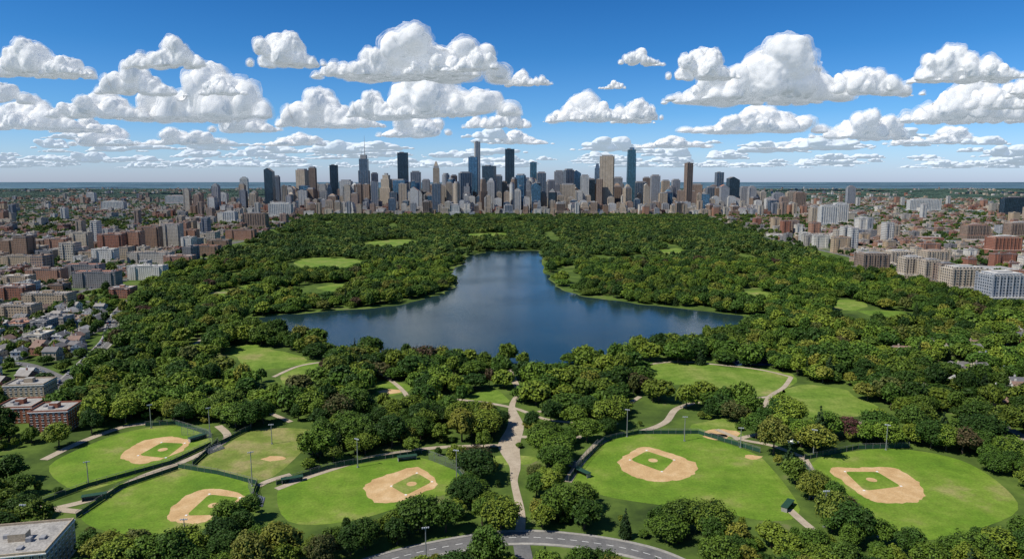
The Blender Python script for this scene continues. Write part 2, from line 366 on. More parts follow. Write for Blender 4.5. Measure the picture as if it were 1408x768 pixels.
# ------------------------------------------------------------------ paths & roads
paths=[]   # (world pts, width, kept visible)
def add_path(px,w,z,mat='path',name='path',vis=False):
    P=catmull(GP(px),False,6)
    ww=w if not isinstance(w,list) else list(np.interp(np.linspace(0,1,len(P)),np.linspace(0,1,len(w)),w))
    ribbon(name,P,ww,z,M[mat]); paths.append((P, (sum(w)/len(w)) if isinstance(w,list) else w, vis)); return P
add_path([(714,738),(716,705),(707,662),(708,640),(700,612),(709,585),(704,558),(712,535),(697,507)],[4.5,4,3.5,6,13,10,4,3.5,8],0.120,name='promenade')
zc=0.124
for px,w,vis in [
 ([(560,545),(640,550),(704,560),(760,578),(850,582)],3.5,1),
 ([(380,672),(440,650),(520,627),(600,615),(690,612)],4,1),
 ([(715,600),(770,602),(800,600)],4,0),
 ([(780,662),(798,636),(830,605),(885,592),(915,580),(930,562),(960,552)],4.5,1),
 ([(1088,518),(1078,532),(1058,545),(1052,560)],3.5,0),
 ([(1058,545),(1020,548),(980,540)],3,1),
 ([(883,502),(930,497),(985,501),(1045,508),(1088,518)],3,0),
 ([(376,518),(408,504),(440,498),(470,496)],3.5,1),
 ([(70,700),(140,682),(195,655),(262,630),(312,603),(300,585)],4.5,1),
 ([(20,690),(80,700),(120,704)],4,0),
 ([(60,632),(110,608),(165,588),(200,582)],5,1),
 ([(1104,628),(1130,668),(1178,704),(1215,740)],4.5,0),
 ([(1085,700),(1110,722),(1135,740)],4,1),
 ([(355,668),(372,660),(400,652)],4,1),
 ([(1330,590),(1370,600),(1408,604),(1460,606)],5,1),
 ([(985,590),(1020,604),(1060,612),(1104,628)],3.5,1),
 ([(340,405),(300,402),(270,408)],4,0),
 ([(470,496),(520,512),(560,545),(540,570),(470,590)],3.5,0),
 ([(230,560),(280,545),(330,552),(400,580)],3.5,0),
 ([(880,545),(850,560),(800,556),(740,566)],3.5,0),
 ([(1010,604),(1080,590),(1150,590),(1200,575)],3.5,0),
 ([(350,440),(300,455),(260,480),(250,510)],4,0),
 ([(1100,460),(1160,470),(1220,500)],4,0)]:
    add_path(px,w,zc,vis=bool(vis)); zc+=0.004
rd=add_path([(400,830),(490,784),(590,756),(700,739),(800,744),(900,764),(985,805)],9,0.23,'asphalt','road',True)
rd2=add_path([(716,743),(722,775),(730,820)],7,0.226,'asphalt','road')
rl=add_path([(60,560),(92,524),(125,492),(150,465),(156,440),(172,420),(200,398)],10,0.233,'asphalt','road',True)
rl2=add_path([(-60,500),(30,500),(92,524)],8,0.237,'asphalt','road')
rr=add_path([(1500,640),(1400,596),(1330,560),(1290,530),(1300,505),(1420,480)],7,0.233,'asphalt','road')
def offset_line(P,d):
    L,R=ribbon_pts(P,2*abs(d)); return [tuple(p) for p in (L if d>0 else R)]
for P,hw in ((rd,4.5),(rl,5.0)):
    for sgn in (1,-1):
        mbk=MB(); Q=offset_line(P,sgn*(hw+0.9)); L,R=ribbon_pts(Q,1.6)
        for i in range(len(Q)-1):
            a,b_,c,d=R[i],R[i+1],L[i+1],L[i]
            mbk.quad((a.x,a.y,.35),(b_.x,b_.y,.35),(c.x,c.y,.35),(d.x,d.y,.35))
            mbk.quad((a.x,a.y,.0),(b_.x,b_.y,.0),(b_.x,b_.y,.35),(a.x,a.y,.35))
            mbk.quad((d.x,d.y,.35),(c.x,c.y,.35),(c.x,c.y,0),(d.x,d.y,0))
        mbk.obj('pavement',[M['concrete']])
    mk=MB()
    for i in range(len(P)-1):
        a=Vector(P[i]);b=Vector(P[i+1]); L=(b-a).length; k=0
        while k<L-2:
            p=a.lerp(b,k/L); q=a.lerp(b,(k+3)/L); d=(q-p).normalized(); nn=Vector((-d.y,d.x))*.12
            mk.quad((p.x-nn.x,p.y-nn.y,.242),(q.x-nn.x,q.y-nn.y,.242),(q.x+nn.x,q.y+nn.y,.242),(p.x+nn.x,p.y+nn.y,.242)); k+=7
    mk.obj('road_markings',[M['white']])
cx,cy=G(1040,496); b=MB(); b.quad((cx-22,cy-14,.14),(cx+22,cy-14,.14),(cx+22,cy+14,.14),(cx-22,cy+14,.14))
for xx in (-20,-11,-1,1,11,20): b.quad((cx+xx-.1,cy-11,.15),(cx+xx+.1,cy-11,.15),(cx+xx+.1,cy+11,.15),(cx+xx-.1,cy+11,.15),1)
b.obj('tennis_court',[M['court'],M['white']])
# ------------------------------------------------------------------ trees
def make_tree_mesh(name, seed, R, Ht, nl, per, leaf, conifer=False, flatk=1.0, lm='leaf'):
    r=np.random.default_rng(seed); rd_=random.Random(seed)
    mb=MB(); lobes=[]
    if not conifer:
        trunk_h=Ht*0.32
        mb.limb((0,0,0),(rd_.uniform(-.3,.3),rd_.uniform(-.3,.3),trunk_h),0.42,0.28,7,1)
        cz=Ht*0.6; rz=Ht*0.37*flatk
        for k in range(nl):
            ph=k*2.39996+rd_.uniform(-.4,.4); zz=1-1.65*(k+.5)/nl
            rr=math.sqrt(max(0,1-zz*zz)); q=rd_.uniform(.5,.84)
            lr=R*rd_.uniform(.22,.44)
            lobes.append((Vector((R*q*rr*math.cos(ph),R*q*rr*math.sin(ph),cz+rz*.72*zz)),lr))
        lobes.append((Vector((0,0,cz)),R*.55))
        for c,lr in lobes[:7]: mb.limb((0,0,trunk_h*.9),tuple(c),0.16,0.05,4,1)
    else:
        mb.limb((0,0,0),(0,0,Ht*.9),0.3,0.06,6,1)
        for k in range(nl):
            f=k/(nl-1); z=Ht*(.12+.84*f); rad=R*(1-f)**.8; m_=max(1,int(6*(1-f)+1))
            for j in range(m_):
                a=j*2*math.pi/m_+k
                lobes.append((Vector((rad*.6*math.cos(a),rad*.6*math.sin(a),z)),max(.35,rad*.42)))
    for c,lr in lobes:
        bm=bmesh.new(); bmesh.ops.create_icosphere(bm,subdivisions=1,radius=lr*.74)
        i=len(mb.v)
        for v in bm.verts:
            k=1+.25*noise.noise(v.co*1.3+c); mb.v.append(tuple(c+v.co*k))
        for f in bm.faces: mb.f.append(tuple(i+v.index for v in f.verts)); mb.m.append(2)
        bm.free()
    C=np.array([list(c) for c,_ in lobes]); LR=np.array([x for _,x in lobes]); vs=[]
    for c,lr in zip(C,LR):
        m=int(per*(lr/(R*.36))**2) if not conifer else per
        d=r.normal(size=(m,3)); d/=np.linalg.norm(d,axis=1)[:,None]
        d=d[(d[:,2]>-.65)]
        rad=lr*(.74+.4*r.random(len(d))**1.3)
        p=c+d*rad[:,None]
        dist=np.linalg.norm(p[:,None,:]-C[None],axis=2)/LR[None]
        keep=(dist<0.72).sum(1)==0
        p=p[keep]; d=d[keep]
        nrm=d+r.normal(size=d.shape)*.4+np.array([0,0,.25]); nrm/=np.linalg.norm(nrm,axis=1)[:,None]
        t=np.cross(nrm,r.normal(size=d.shape)); t/=np.linalg.norm(t,axis=1)[:,None]; bt=np.cross(nrm,t)
        s=(leaf*(.6+.7*r.random(len(p))))[:,None]
        vs.append(np.stack([p-t*s,p-bt*s*.7,p+t*s,p+bt*s*.7],1))
    q=np.concatenate(vs).reshape(-1,3); i0=len(mb.v)
    mb.v += [tuple(x) for x in q.tolist()]; nq=len(q)//4
    mb.f += [(i0+4*k,i0+4*k+1,i0+4*k+2,i0+4*k+3) for k in range(nq)]; mb.m += [0]*nq
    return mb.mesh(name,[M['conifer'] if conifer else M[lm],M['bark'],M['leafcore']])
near_specs=[(6.4,12.5,20),(7.4,13.5,24),(5.8,14,19),(8.4,13.5,28),(5.0,11,16),(6.9,15,22),(7.8,12,24)]
NK=len(near_specs)
near_meshes=[make_tree_mesh('broadleaf_tree_mesh',10+i,R,Ht,nl,175,0.45) for i,(R,Ht,nl) in enumerate(near_specs)]
con_mesh=make_tree_mesh('conifer_tree_mesh',70,3.8,15,11,42,0.45,True)
def coll(name, objs):
    c=bpy.data.collections.new(name)
    for o in objs: c.objects.link(o)
    return c
def src(name, me): return bpy.data.objects.new(name, me)
c_mid=coll('park_tree_kinds',[src('park_tree_kind_%d'%i,make_tree_mesh('park_tree_mesh',100+i,R,Ht,nl,66,0.8)) for i,(R,Ht,nl) in enumerate(near_specs)]+[src('park_tree_kind_9_conifer',con_mesh)])
c_far=coll('far_tree_kinds',[src('far_tree_kind_%d'%i,make_tree_mesh('far_tree_mesh',200+i,R*1.05,Ht,int(nl*.6),26,1.3,lm='leaf2')) for i,(R,Ht,nl) in enumerate(near_specs)])
def grove_mesh(seed):
    rd_=random.Random(seed); mb=MB()
    for k in range(16):
        x,y=rd_.uniform(-34,34),rd_.uniform(-34,34); R=rd_.uniform(5,9); h=rd_.uniform(8,13)
        bm=bmesh.new(); bmesh.ops.create_icosphere(bm,subdivisions=2,radius=1); i=len(mb.v)
        for v in bm.verts:
            k_=1+.4*noise.noise(v.co*2.3+Vector((x,y,0)))
            mb.v.append((x+v.co.x*R*k_,y+v.co.y*R*k_,h*.5+v.co.z*h*.5*k_))
        for f in bm.faces: mb.f.append(tuple(i+v.index for v in f.verts)); mb.m.append(0)
        bm.free()
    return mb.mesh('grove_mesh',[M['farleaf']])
c_grove=coll('grove_kinds',[src('grove_kind_%d'%i,grove_mesh(300+i)) for i in range(5)])
def scatter(name, P, rotz, scl, idx, collection):
    me=bpy.data.meshes.new(name); n=len(P); me.vertices.add(n); me.vertices.foreach_set('co',np.asarray(P,dtype=np.float32).ravel())
    a=me.attributes.new('rot','FLOAT_VECTOR','POINT'); rv=np.zeros((n,3),np.float32); rv[:,2]=rotz; a.data.foreach_set('vector',rv.ravel())
    a=me.attributes.new('scl','FLOAT_VECTOR','POINT'); a.data.foreach_set('vector',np.asarray(scl,dtype=np.float32).ravel())
    a=me.attributes.new('kind','INT','POINT'); a.data.foreach_set('value',np.asarray(idx,dtype=np.int32))
    o=link(bpy.data.objects.new(name,me))
    ng=bpy.data.node_groups.new(name+'_nodes','GeometryNodeTree')
    ng.interface.new_socket('Geometry',in_out='INPUT',socket_type='NodeSocketGeometry'); ng.interface.new_socket('Geometry',in_out='OUTPUT',socket_type='NodeSocketGeometry')
    nn=ng.nodes; l=ng.links
    gi=nn.new('NodeGroupInput'); go=nn.new('NodeGroupOutput'); iop=nn.new('GeometryNodeInstanceOnPoints'); ci=nn.new('GeometryNodeCollectionInfo')
    ci.inputs['Collection'].default_value=collection; ci.inputs['Separate Children'].default_value=True; ci.inputs['Reset Children'].default_value=True
    def na(nm,ty):
        x=nn.new('GeometryNodeInputNamedAttribute'); x.data_type=ty; x.inputs['Name'].default_value=nm; return x.outputs[0]
    e=nn.new('FunctionNodeEulerToRotation'); l.new(na('rot','FLOAT_VECTOR'),e.inputs[0])
    l.new(gi.outputs[0],iop.inputs['Points']); l.new(ci.outputs[0],iop.inputs['Instance']); iop.inputs['Pick Instance'].default_value=True
    l.new(na('kind','INT'),iop.inputs['Instance Index']); l.new(e.outputs[0],iop.inputs['Rotation']); l.new(na('scl','FLOAT_VECTOR'),iop.inputs['Scale'])
    l.new(iop.outputs[0],go.inputs[0])
    md=o.modifiers.new('instances','NODES'); md.node_group=ng; return o
LE=np.array([(0,-2000),(400,-2000),(401,-290),(525,-336),(742,-425),(911,-505),(1130,-540),(1480,-584),(3050,-846)])
RE=np.array([(0,2000),(800,2000),(801,640),(940,600),(1340,590),(1760,623),(2780,754),(3050,800)])
def lf(X,Y,s,o=0,sy=None):
    sy=sy or s
    return np.array([noise.noise(Vector((x*s,y*sy,o))) for x,y in zip(np.asarray(X).tolist(),np.asarray(Y).tolist())])
def in_park(X,Y,pad=0):
    wob=lf(X,Y,.008,30)*70
    return (X>np.interp(Y,LE[:,0],LE[:,1])+pad+np.where(Y>560,wob-15,0))&(X<np.interp(Y,RE[:,0],RE[:,1])-pad+np.where(Y>560,wob+15,0))&(Y<2880+wob)
def grid(x0,x1,y0,y1,st,jit):
    xs=np.arange(x0,x1,st); ys=np.arange(y0,y1,st*.9); X,Y=np.meshgrid(xs,ys); X=X+(np.arange(len(ys))%2)[:,None]*st/2
    X=X.ravel()+rng.uniform(-jit,jit,X.size); Y=Y.ravel()+rng.uniform(-jit,jit,Y.size)
    k=(np.abs(X)<.8*Y+70); return X[k],Y[k]
structures=[]
def keepout(x,y,r): structures.append((x,y,r))
def tree_ok(X,Y,th):
    ok=np.ones(X.shape,bool)
    for p in field_polys+lawn_polys:
        isf = any(p is q for q in field_polys)
        for f in ((0,.3,.6,.85) if isf else (0,.45,.8)): ok&=~inpoly(X,Y+f*th*Y/H,p)
        if isf: ok&=dist_line(X,Y,p,True)>4
    ok&=~inpoly(X,Y,lake)
    dl=dist_line(X,Y,lake,True); ok&=dl>np.where(Y>620,6,4)+3*rng.random(X.size)
    for P,w,vis in paths:
        ok&=dist_line(X,Y,P)>w/2+2.2
        if vis and th>0:
            for f in (.35,.65): ok&=dist_line(X,Y+f*th*Y/H,P)>w/2+2.0
    for x,y,r in structures: ok&=np.hypot(X-x,Y-y)>r
    return ok
print('setup',time.time()-T0)
# ------------------------------------------------------------------ buildings
def roof_stuff(mb,w,d,h,seed,mt):
    r=random.Random(seed); p=0.35
    for (x0,x1,y0,y1) in ((-w/2,w/2,-d/2,-d/2+p),(-w/2,w/2,d/2-p,d/2),(-w/2,-w/2+p,-d/2+p,d/2-p),(w/2-p,w/2,-d/2+p,d/2-p)):
        mb.box(x0,x1,y0,y1,h,h+.9,0,mt)
    for k in range(r.randint(2,6)):
        sx,sy,sz=r.uniform(1.2,3),r.uniform(1.2,3),r.uniform(.8,1.8); x=r.uniform(-w/2+3,w/2-3-sx) if w>10 else 0; y=r.uniform(-d/2+3,d/2-3-sy) if d>10 else 0
        mb.box(x,x+sx,y,y+sy,h,h+sz+k*.01,2)
    mb.box(-w*.12,w*.1,-2,2.2,h,h+3.0,0,1)
def flat_building(seed,w,d,h,fac='brickfac',wings=True):
    r=random.Random(seed); mb=MB()
    mb.box(-w/2,w/2,-d/2,d/2,0,h,0,1); roof_stuff(mb,w,d,h,seed,1)
    mb.box(-w/2-.25,w/2+.25,-d/2-.25,d/2+.25,0,3.8,0,1)
    mb.box(-w/2-.3,w/2+.3,-d/2-.3,d/2+.3,h-.9,h-.35,2,2)
    if wings and w>16:
        for s in (-1,1):
            mb.box(s*w*.33-w*.08,s*w*.33+w*.08,-d/2-1.6,-d/2-.01,0,h-.95,0,1)
            mb.box(s*w*.33-w*.08,s*w*.33+w*.08,d/2+.01,d/2+1.6,0,h-.95,0,1)
    return mb
def house(seed):
    r=random.Random(seed); mb=MB(); w=r.uniform(7.5,10); d=r.uniform(9,13); h=r.uniform(5.2,6.4); rh=r.uniform(2.2,3.2)
    mb.box(-w/2,w/2,-d/2,d/2,0,h,0,1); o=.5
    i=len(mb.v); mb.v += [(-w/2-o,-d/2-o,h-.1),(w/2+o,-d/2-o,h-.1),(w/2+o,d/2+o,h-.1),(-w/2-o,d/2+o,h-.1),(0,-d/2-o*.2,h+rh),(0,d/2+o*.2,h+rh)]
    mb.f += [(i,i+4,i+5,i+3),(i+1,i+2,i+5,i+4),(i,i+1,i+4),(i+2,i+3,i+5)]; mb.m += [1,1,0,0]
    mb.box(-w*.3,w*.3,-d/2-2.4,-d/2-.01,0,3,0,1); mb.box(w*.22,w*.22+.7,1,1.9,h,h+rh+.9,0,0)
    mb.box(-w*.12,w*.12,-d/2-2.45,-d/2-2.41,0.1,2.2,2)
    return mb
RM=[M['brickfac'],M['roof'],M['mech']]; OMt=[M['officefac'],M['roof'],M['mech']]
c_low=coll('lowrise_kinds',[src('lowrise_kind_%02d'%i,flat_building(i,random.Random(i).uniform(15,21),random.Random(i+9).uniform(16,22),[7,10,10,13,9,16,7,12][i]).mesh('lowrise',RM)) for i in range(8)])
c_midr=coll('midrise_kinds',[src('midrise_kind_%02d'%i,flat_building(40+i,[22,40,30,48,26,36,20][i],[18,17,22,18,24,16,20][i],[19,22,28,19,38,25,46][i]).mesh('midrise',OMt if i in (2,6) else RM)) for i in range(7)])
def highrise(seed,w,d,h):
    mb=MB(); r=random.Random(seed)
    mb.box(-w/2-4,w/2+4,-d/2-4,d/2+4,0,12,0,1)
    mb.box(-w/2,w/2,-d/2,d/2,12,h*.9,0,1); mb.box(-w*.42,w*.42,-d*.42,d*.42,h*.9,h*.96,0,1); mb.box(-w*.22,w*.22,-d*.2,d*.2,h*.96,h,2,1)
    for s in (-1,1):
        for t in (-1,1): mb.box(s*w/2-1.2,s*w/2+1.2,t*d/2-1.2,t*d/2+1.2,12,h*.9+1.5,0,1)
    nb=max(2,int(w/7))
    for j in range(1,nb):
        u=-w/2+j*w/nb; mb.box(u-.5,u+.5,-d/2-1.0,-d/2-.01,12,h*.9+.6,0,1)
    return mb
c_high=coll('highrise_kinds',[src('highrise_kind_%02d'%i,highrise(60+i,[26,32,24,38,28,30][i],[24,26,24,26,22,30][i],[58,72,95,66,82,110][i]).mesh('highrise',[[M['officefac'],TM['white'],M['officefac'],TM['slate'],TM['tan'],M['officefac']][i],M['roof'],M['mech']])) for i in range(6)])
def warehouse(seed):
    r=random.Random(seed); w=r.uniform(45,75); d=r.uniform(35,60); h=r.uniform(7,10); mb=MB(); mb.box(-w/2,w/2,-d/2,d/2,0,h,0,1)
    for k in range(6): mb.box(-w/2+w*(k+.4)/6,-w/2+w*(k+.6)/6,-d*.4,d*.4,h,h+.8+k*.02,2)
    return mb
c_ware=coll('warehouse_kinds',[src('warehouse_kind_%d'%i,warehouse(80+i).mesh('warehouse',RM)) for i in range(4)])
c_house=coll('house_kinds',[src('house_kind_%d'%i,house(90+i).mesh('house',[M['housewall'],M['shingle'],M['white']])) for i in range(6)])
# ---- city blocks
low=[];mid=[];high=[];ware=[];ctree=[];lots=MB();streets=MB();carpts=[]
BX,BY=84.,122.
for iy in range(int(560/BY),int(5600/BY)):
    yc=iy*BY+BY/2
    for ix in range(-56,56):
        xc=ix*BX+BX/2
        if abs(xc)>.8*yc+120: continue
        wob=noise.noise(Vector((xc*.008,yc*.008,30)))*70
        le=np.interp(yc,LE[:,0],LE[:,1])+wob; re=np.interp(yc,RE[:,0],RE[:,1])+wob
        left=xc<le-52 and yc>560; right=xc>re+52 and yc>850; dt=yc>2960
        if not(left or right or dt): continue
        w2,h2=BX/2-6,BY/2-6
        if yc<3900:
            lots.box(xc-w2,xc+w2,yc-h2,yc+h2,0,.15)
            streets.quad((xc+w2,yc-BY/2,.03),(xc+w2+12,yc-BY/2,.03),(xc+w2+12,yc+BY/2,.03),(xc+w2,yc+BY/2,.03))
            streets.quad((xc-w2,yc+h2,.034),(xc+w2,yc+h2,.034),(xc+w2,yc+h2+12,.034),(xc-w2,yc+h2+12,.034))
            streets.quad((xc-w2-12,yc-BY/2,.026),(xc-w2,yc-BY/2,.026),(xc-w2,yc+BY/2,.026),(xc-w2-12,yc+BY/2,.026))
        downtown = dt and -1500<xc<1350 and yc<4500
        nz=noise.noise(Vector((xc*.0016,yc*.0016,5))); nz2=noise.noise(Vector((xc*.004,yc*.004,15)))
        if downtown:
            fr = yc<3080
            for sx in (-20,20):
                for sy in (-38,0,38):
                    q=random.random(); p=(xc+sx+random.uniform(-3,3),yc+sy,.1); core=max(0,1-abs(xc+50)/1500)
                    if q<(.0 if fr else .08+.2*core): high.append(p)
                    elif q<(.7 if fr else .88): mid.append(p)
                    else: ctree+= [(p[0]+random.uniform(-14,14),p[1]+random.uniform(-14,14)) for _ in range(3)]
            continue
        if (nz<.08 and yc>1900) and random.random()<.85:
            for k in range(26 if yc<3200 else 12): ctree.append((xc+random.uniform(-40,40),yc+random.uniform(-58,58)))
            if random.random()<.5: low+= [(xc+sx,yc+sy,.1) for sx in (-20,18) for sy in (-30,22)]
            if yc<4200 and random.random()<.12: mid.append((xc,yc,.1))
            continue
        if xc>0 and yc>1150 and nz2>.08 and random.random()<.8:
            ware.append((xc,yc-26,.1)); 
            if random.random()<.6: ware.append((xc,yc+34,.1))
            for k in range(6): ctree.append((xc+random.choice((-38,38)),yc+random.uniform(-55,55)))
            continue
        nearpark = (left and xc>le-330 and yc>1250) or (right and xc<re+200 and yc>1500)
        if (nearpark and random.random()<.5) or random.random()<.06:
            for sx in (-19,19):
                for sy in (-40,-6,30):
                    if random.random()<.8: mid.append((xc+sx,yc+sy,.15))
            for k in range(8): ctree.append((xc+random.choice((-37,0,37))+random.uniform(-2,2),yc+random.uniform(-55,55)))
            if random.random()<.04 and yc>1500: high.append((xc,yc+52,.15))
            continue
        gr=.5 if yc<1300 else .58
        for sx in (-24,0,24):
            for sy in (-44,-22,0,22,44):
                q=random.random(); x=xc+sx+random.uniform(-1,1); y=yc+sy+random.uniform(-1,1)
                if q<gr: low.append((x,y,.15))
                elif q<gr+.02: mid.append((x,y,.15))
                elif q<.97:
                    for _ in range(2): ctree.append((x+random.uniform(-8,8),y+random.uniform(-8,8)))
        for k in range(6): ctree.append((xc+random.choice((-37.5,37.5)),yc+random.uniform(-55,55)))
        if yc<1500:
            for k in range(10): carpts.append((xc+w2+random.choice((2,10)),yc+random.uniform(-h2,h2),math.pi/2))
lots.obj('city_lots',[M['block']]); streets.obj('city_streets',[M['asphalt']])
named=[]
def px_building(x,yb,w,yt,fn,name,mats,dm=None,rot=0):
    X,Y=G(x,yb); W=w*Y/ F; h=height_at(Y,yt); d=dm or max(14,min(W*.8,30)); Yc=Y+d/2
    o=fn(int(x*7+yb),W,d,h).obj(name,mats,(X,Yc,0.16),rot); named.append((X,Yc,max(W,d)*.62)); keepout(X,Y+d/2,max(W,d)*.6); return o
bm_=[M['brickfac'],M['roof'],M['mech']]
for (x,yb,w,yt,k) in [(1204,379,34,347,'brown'),(1257,388,26,352,'tan'),(1283,392,24,356,'tan'),(1303,398,22,361,'brown'),(1331,407,46,366,'tan'),(1385,422,46,374,'grey'),(1385,352,36,324,'brick'),(1140,312,22,281,'white'),(1156,310,18,278,'white'),(1124,311,16,284,'tan'),(1272,292,42,273,'white'),(1395,297,30,270,'dark'),(1090,290,16,262,'tan'),(1100,293,14,263,'brown'),(1070,290,14,264,'grey'),(1170,283,10,255,'grey'),(1240,372,30,344,'tan'),(1290,368,30,344,'tan'),(1345,330,30,308,'brown'),(1190,320,18,298,'grey'),(1225,330,22,308,'tan'),(1405,330,30,305,'brown'),
      (336,272,10,243,'white'),(305,287,14,264,'white'),(292,285,12,266,'tan'),(243,282,30,268,'white'),(155,290,30,276,'white'),(125,280,10,264,'white'),(270,291,20,276,'tan'),(315,308,16,290,'white'),(350,315,30,292,'brown'),(385,300,30,278,'white'),(270,320,16,298,'brown'),(258,322,12,299,'tan')]:
    px_building(x,yb,w,yt,highrise,'apartment_tower',[M['brickfac'] if k=='brick' else TM[k],M['roof'],M['mech']])
for (x,yb,w,yt) in [(30,350,62,330),(78,352,30,328),(110,350,26,320),(152,352,34,322),(182,350,26,318),(205,345,30,312),(236,342,26,308),(262,340,18,316),(25,368,50,352),(130,396,60,374),(205,362,60,347),(62,423,64,404),(18,418,40,394),(112,381,50,364),(245,366,40,352),(300,345,30,330),(280,352,40,338),(330,330,40,316),(165,410,30,396),(20,440,50,420),(200,385,50,366),(60,388,50,370)]:
    px_building(x,yb,w,yt,flat_building,'apartment_block',bm_,dm=18)
hs=[]
HL=GP([(-60,430),(150,425),(150,468),(96,518),(60,548),(-60,552)])
hx,hy=grid(-900,-250,430,860,16,2.5); k=inpoly(hx,hy,HL)&(rng.random(hx.size)<.68)
for P,w,_ in paths: k&=dist_line(hx,hy,P)>w/2+6
hs+=list(zip(hx[k],hy[k]))
hx,hy=grid(250,700,430,840,22,6); HR=GP([(1215,478),(1500,455),(1560,600),(1350,590),(1290,560),(1230,520)]); k=inpoly(hx,hy,HR)&(rng.random(hx.size)<.45)
for P,w,_ in paths: k&=dist_line(hx,hy,P)>w/2+6
hs+=list(zip(hx[k],hy[k]))
for x,y in hs: keepout(x,y,7.5)
def near_named(P,pad=14):
    return [p for p in P if all(math.hypot(p[0]-a,p[1]-b)>r+pad for a,b,r in named)]
low=near_named(low);mid=near_named(mid,20);ware=near_named(ware,40);high=near_named(high,25)
hs=[p for p in hs if all(math.hypot(p[0]-a,p[1]-b)>r+6 for a,b,r in named)]
def sc3(n,a,b,za=None,zb=None):
    s=rng.uniform(a,b,(n,1)); z=rng.uniform(za or a,zb or b,(n,1)); return np.concatenate([s,s,z],1)
def do(name,P,c,nk,a,b,za=None,zb=None,rots=(0,math.pi/2,math.pi)):
    P=np.array([(p[0],p[1],p[2] if len(p)>2 else 0.02) for p in P]); n=len(P)
    scatter(name,P,rng.choice(rots,n),sc3(n,a,b,za,zb),rng.integers(0,nk,n),c); print(name,n)
do('lowrise_buildings',low,c_low,8,.85,1.1,.7,1.3)
do('midrise_buildings',mid,c_midr,7,.8,1.05,.7,1.35,(0,math.pi,0,math.pi/2))
do('highrise_buildings',high,c_high,6,.8,1.1,.7,1.25)
do('warehouses',ware,c_ware,4,.8,1.0)
do('suburban_houses',hs,c_house,6,.95,1.25,rots=(0,math.pi/2,math.pi,.2,1.4))
fx,fy=grid(-9500,9500,4500,12000,95,40); nzv=lf(fx,fy,.0011,3)
k=(nzv>.16)&(rng.random(fx.size)<.4); do('far_sprawl_buildings',list(zip(fx[k],fy[k])),c_midr,7,.7,1.3,.4,.9)
k=(nzv<=.2)&(rng.random(fx.size)<.85); fg=np.stack([fx[k],fy[k],np.zeros(k.sum())],1); n=len(fg)
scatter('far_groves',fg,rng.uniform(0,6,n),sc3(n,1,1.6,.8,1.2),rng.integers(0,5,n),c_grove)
M['brick']=noise_col('red_brick',[(0.3,(.26,.10,.06)),(0.7,(.35,.14,.09))],.3,6,scale2=2)
M['cream']=noise_col('cream_brick',[(0.3,(.38,.3,.21)),(0.7,(.48,.39,.28))],.3,6,scale2=2)
M['glass']=flat('window_glass',(.04,.055,.07),.1)
M['grroof']=noise_col('grey_roof',[(0.3,(.24,.23,.22)),(0.7,(.4,.38,.35))],.15,7,scale2=1.2)
def detailed(name,X,Y,w,d,h,wall,rot):
    mb=MB(); mb.box(-w/2,w/2,-d/2,d/2,0,h,0,1); roof_stuff(mb,w,d,h,int(w*10),0)
    ns=int(h/3.2)
    for side in range(4):
        L = w if side%2==0 else d; nwin=int(L/3)
        for s in range(ns):
            for k in range(nwin):
                u=-L/2+(k+.5)*L/nwin; z=1.1+s*3.2
                def bx(u0,u1,z0,z1,e0,m):
                    if side==0: mb.box(u0,u1,-d/2-e0,-d/2+.05,z0,z1,m,bottom=True)
                    elif side==2: mb.box(u0,u1,d/2-.05,d/2+e0,z0,z1,m,bottom=True)
                    elif side==1: mb.box(w/2-.05,w/2+e0,u0,u1,z0,z1,m,bottom=True)
                    else: mb.box(-w/2-e0,-w/2+.05,u0,u1,z0,z1,m,bottom=True)
                bx(u-.62,u+.62,z,z+1.6,.05,3); bx(u-.8,u+.8,z-.2,z-.005,.18,4); bx(u-.8,u+.8,z+1.605,z+1.85,.12,4); bx(u-.04,u+.04,z+.01,z+1.59,.09,4)
    mb.box(-w/2-.3,w/2+.3,-d/2-.3,d/2+.3,h-.4,h-.02,4,4)
    named.append((X,Y,max(w,d)*.6)); keepout(X,Y,max(w,d)*.62+2); keepout(X*.955,Y*.955,max(w,d)*.5)
    return mb.obj(name,[M[wall],M['grroof'],M['mech'],M['glass'],M['white']],(X,Y,0.02),rot)
X,Y=G(58,600); detailed('brick_apartment_building',X,Y+14,22,18,13.5,'brick',.12)
X,Y=G(14,590); detailed('brick_apartment_building',X-6,Y+20,22,20,10,'brick',.12)
X,Y=G(2,572); detailed('brick_apartment_building',X-8,Y+40,26,18,11,'cream',.12)
X,Y=G(34,800); detailed('corner_office_building',X-6,Y+8,28,26,13,'cream',.2)
# ------------------------------------------------------------------ plant trees
gx,gy=grid(-450,450,226,560,11.8,4.4); ok=tree_ok(gx,gy,13)&in_park(gx,gy,4)&((lf(gx,gy,.016,2)>-.34)|(gy<335))
gx,gy=gx[ok],gy[ok]; nr=gy<430; cnt=0
for x,y in zip(gx[nr],gy[nr]):
    con=random.random()<.03
    o=bpy.data.objects.new('conifer_tree' if con else 'broadleaf_tree', con_mesh if con else random.choice(near_meshes))
    s=random.uniform(.72,1.2) if y<330 else random.uniform(.7,1.45)
    o.scale=(s*random.uniform(.88,1.12),s*random.uniform(.88,1.12),s*random.uniform(.82,1.05)); o.location=(x,y,0); o.rotation_euler=(0,0,random.uniform(0,6.28)); link(o); cnt+=1
sx_,sy_=grid(-430,430,245,430,14,6); ok=tree_ok(sx_,sy_,3)&in_park(sx_,sy_,4)&(rng.random(sx_.size)<.7)
sx_,sy_=sx_[ok],sy_[ok]
print('near trees',cnt,time.time()-T0)
PX=[gx[~nr]];PY=[gy[~nr]]
ax,ay=grid(-900,900,560,1250,13.0,5.4); ok=tree_ok(ax,ay,12)&in_park(ax,ay,6)&(lf(ax,ay,.016,2,.006)>-.33); PX.append(ax[ok]);PY.append(ay[ok])
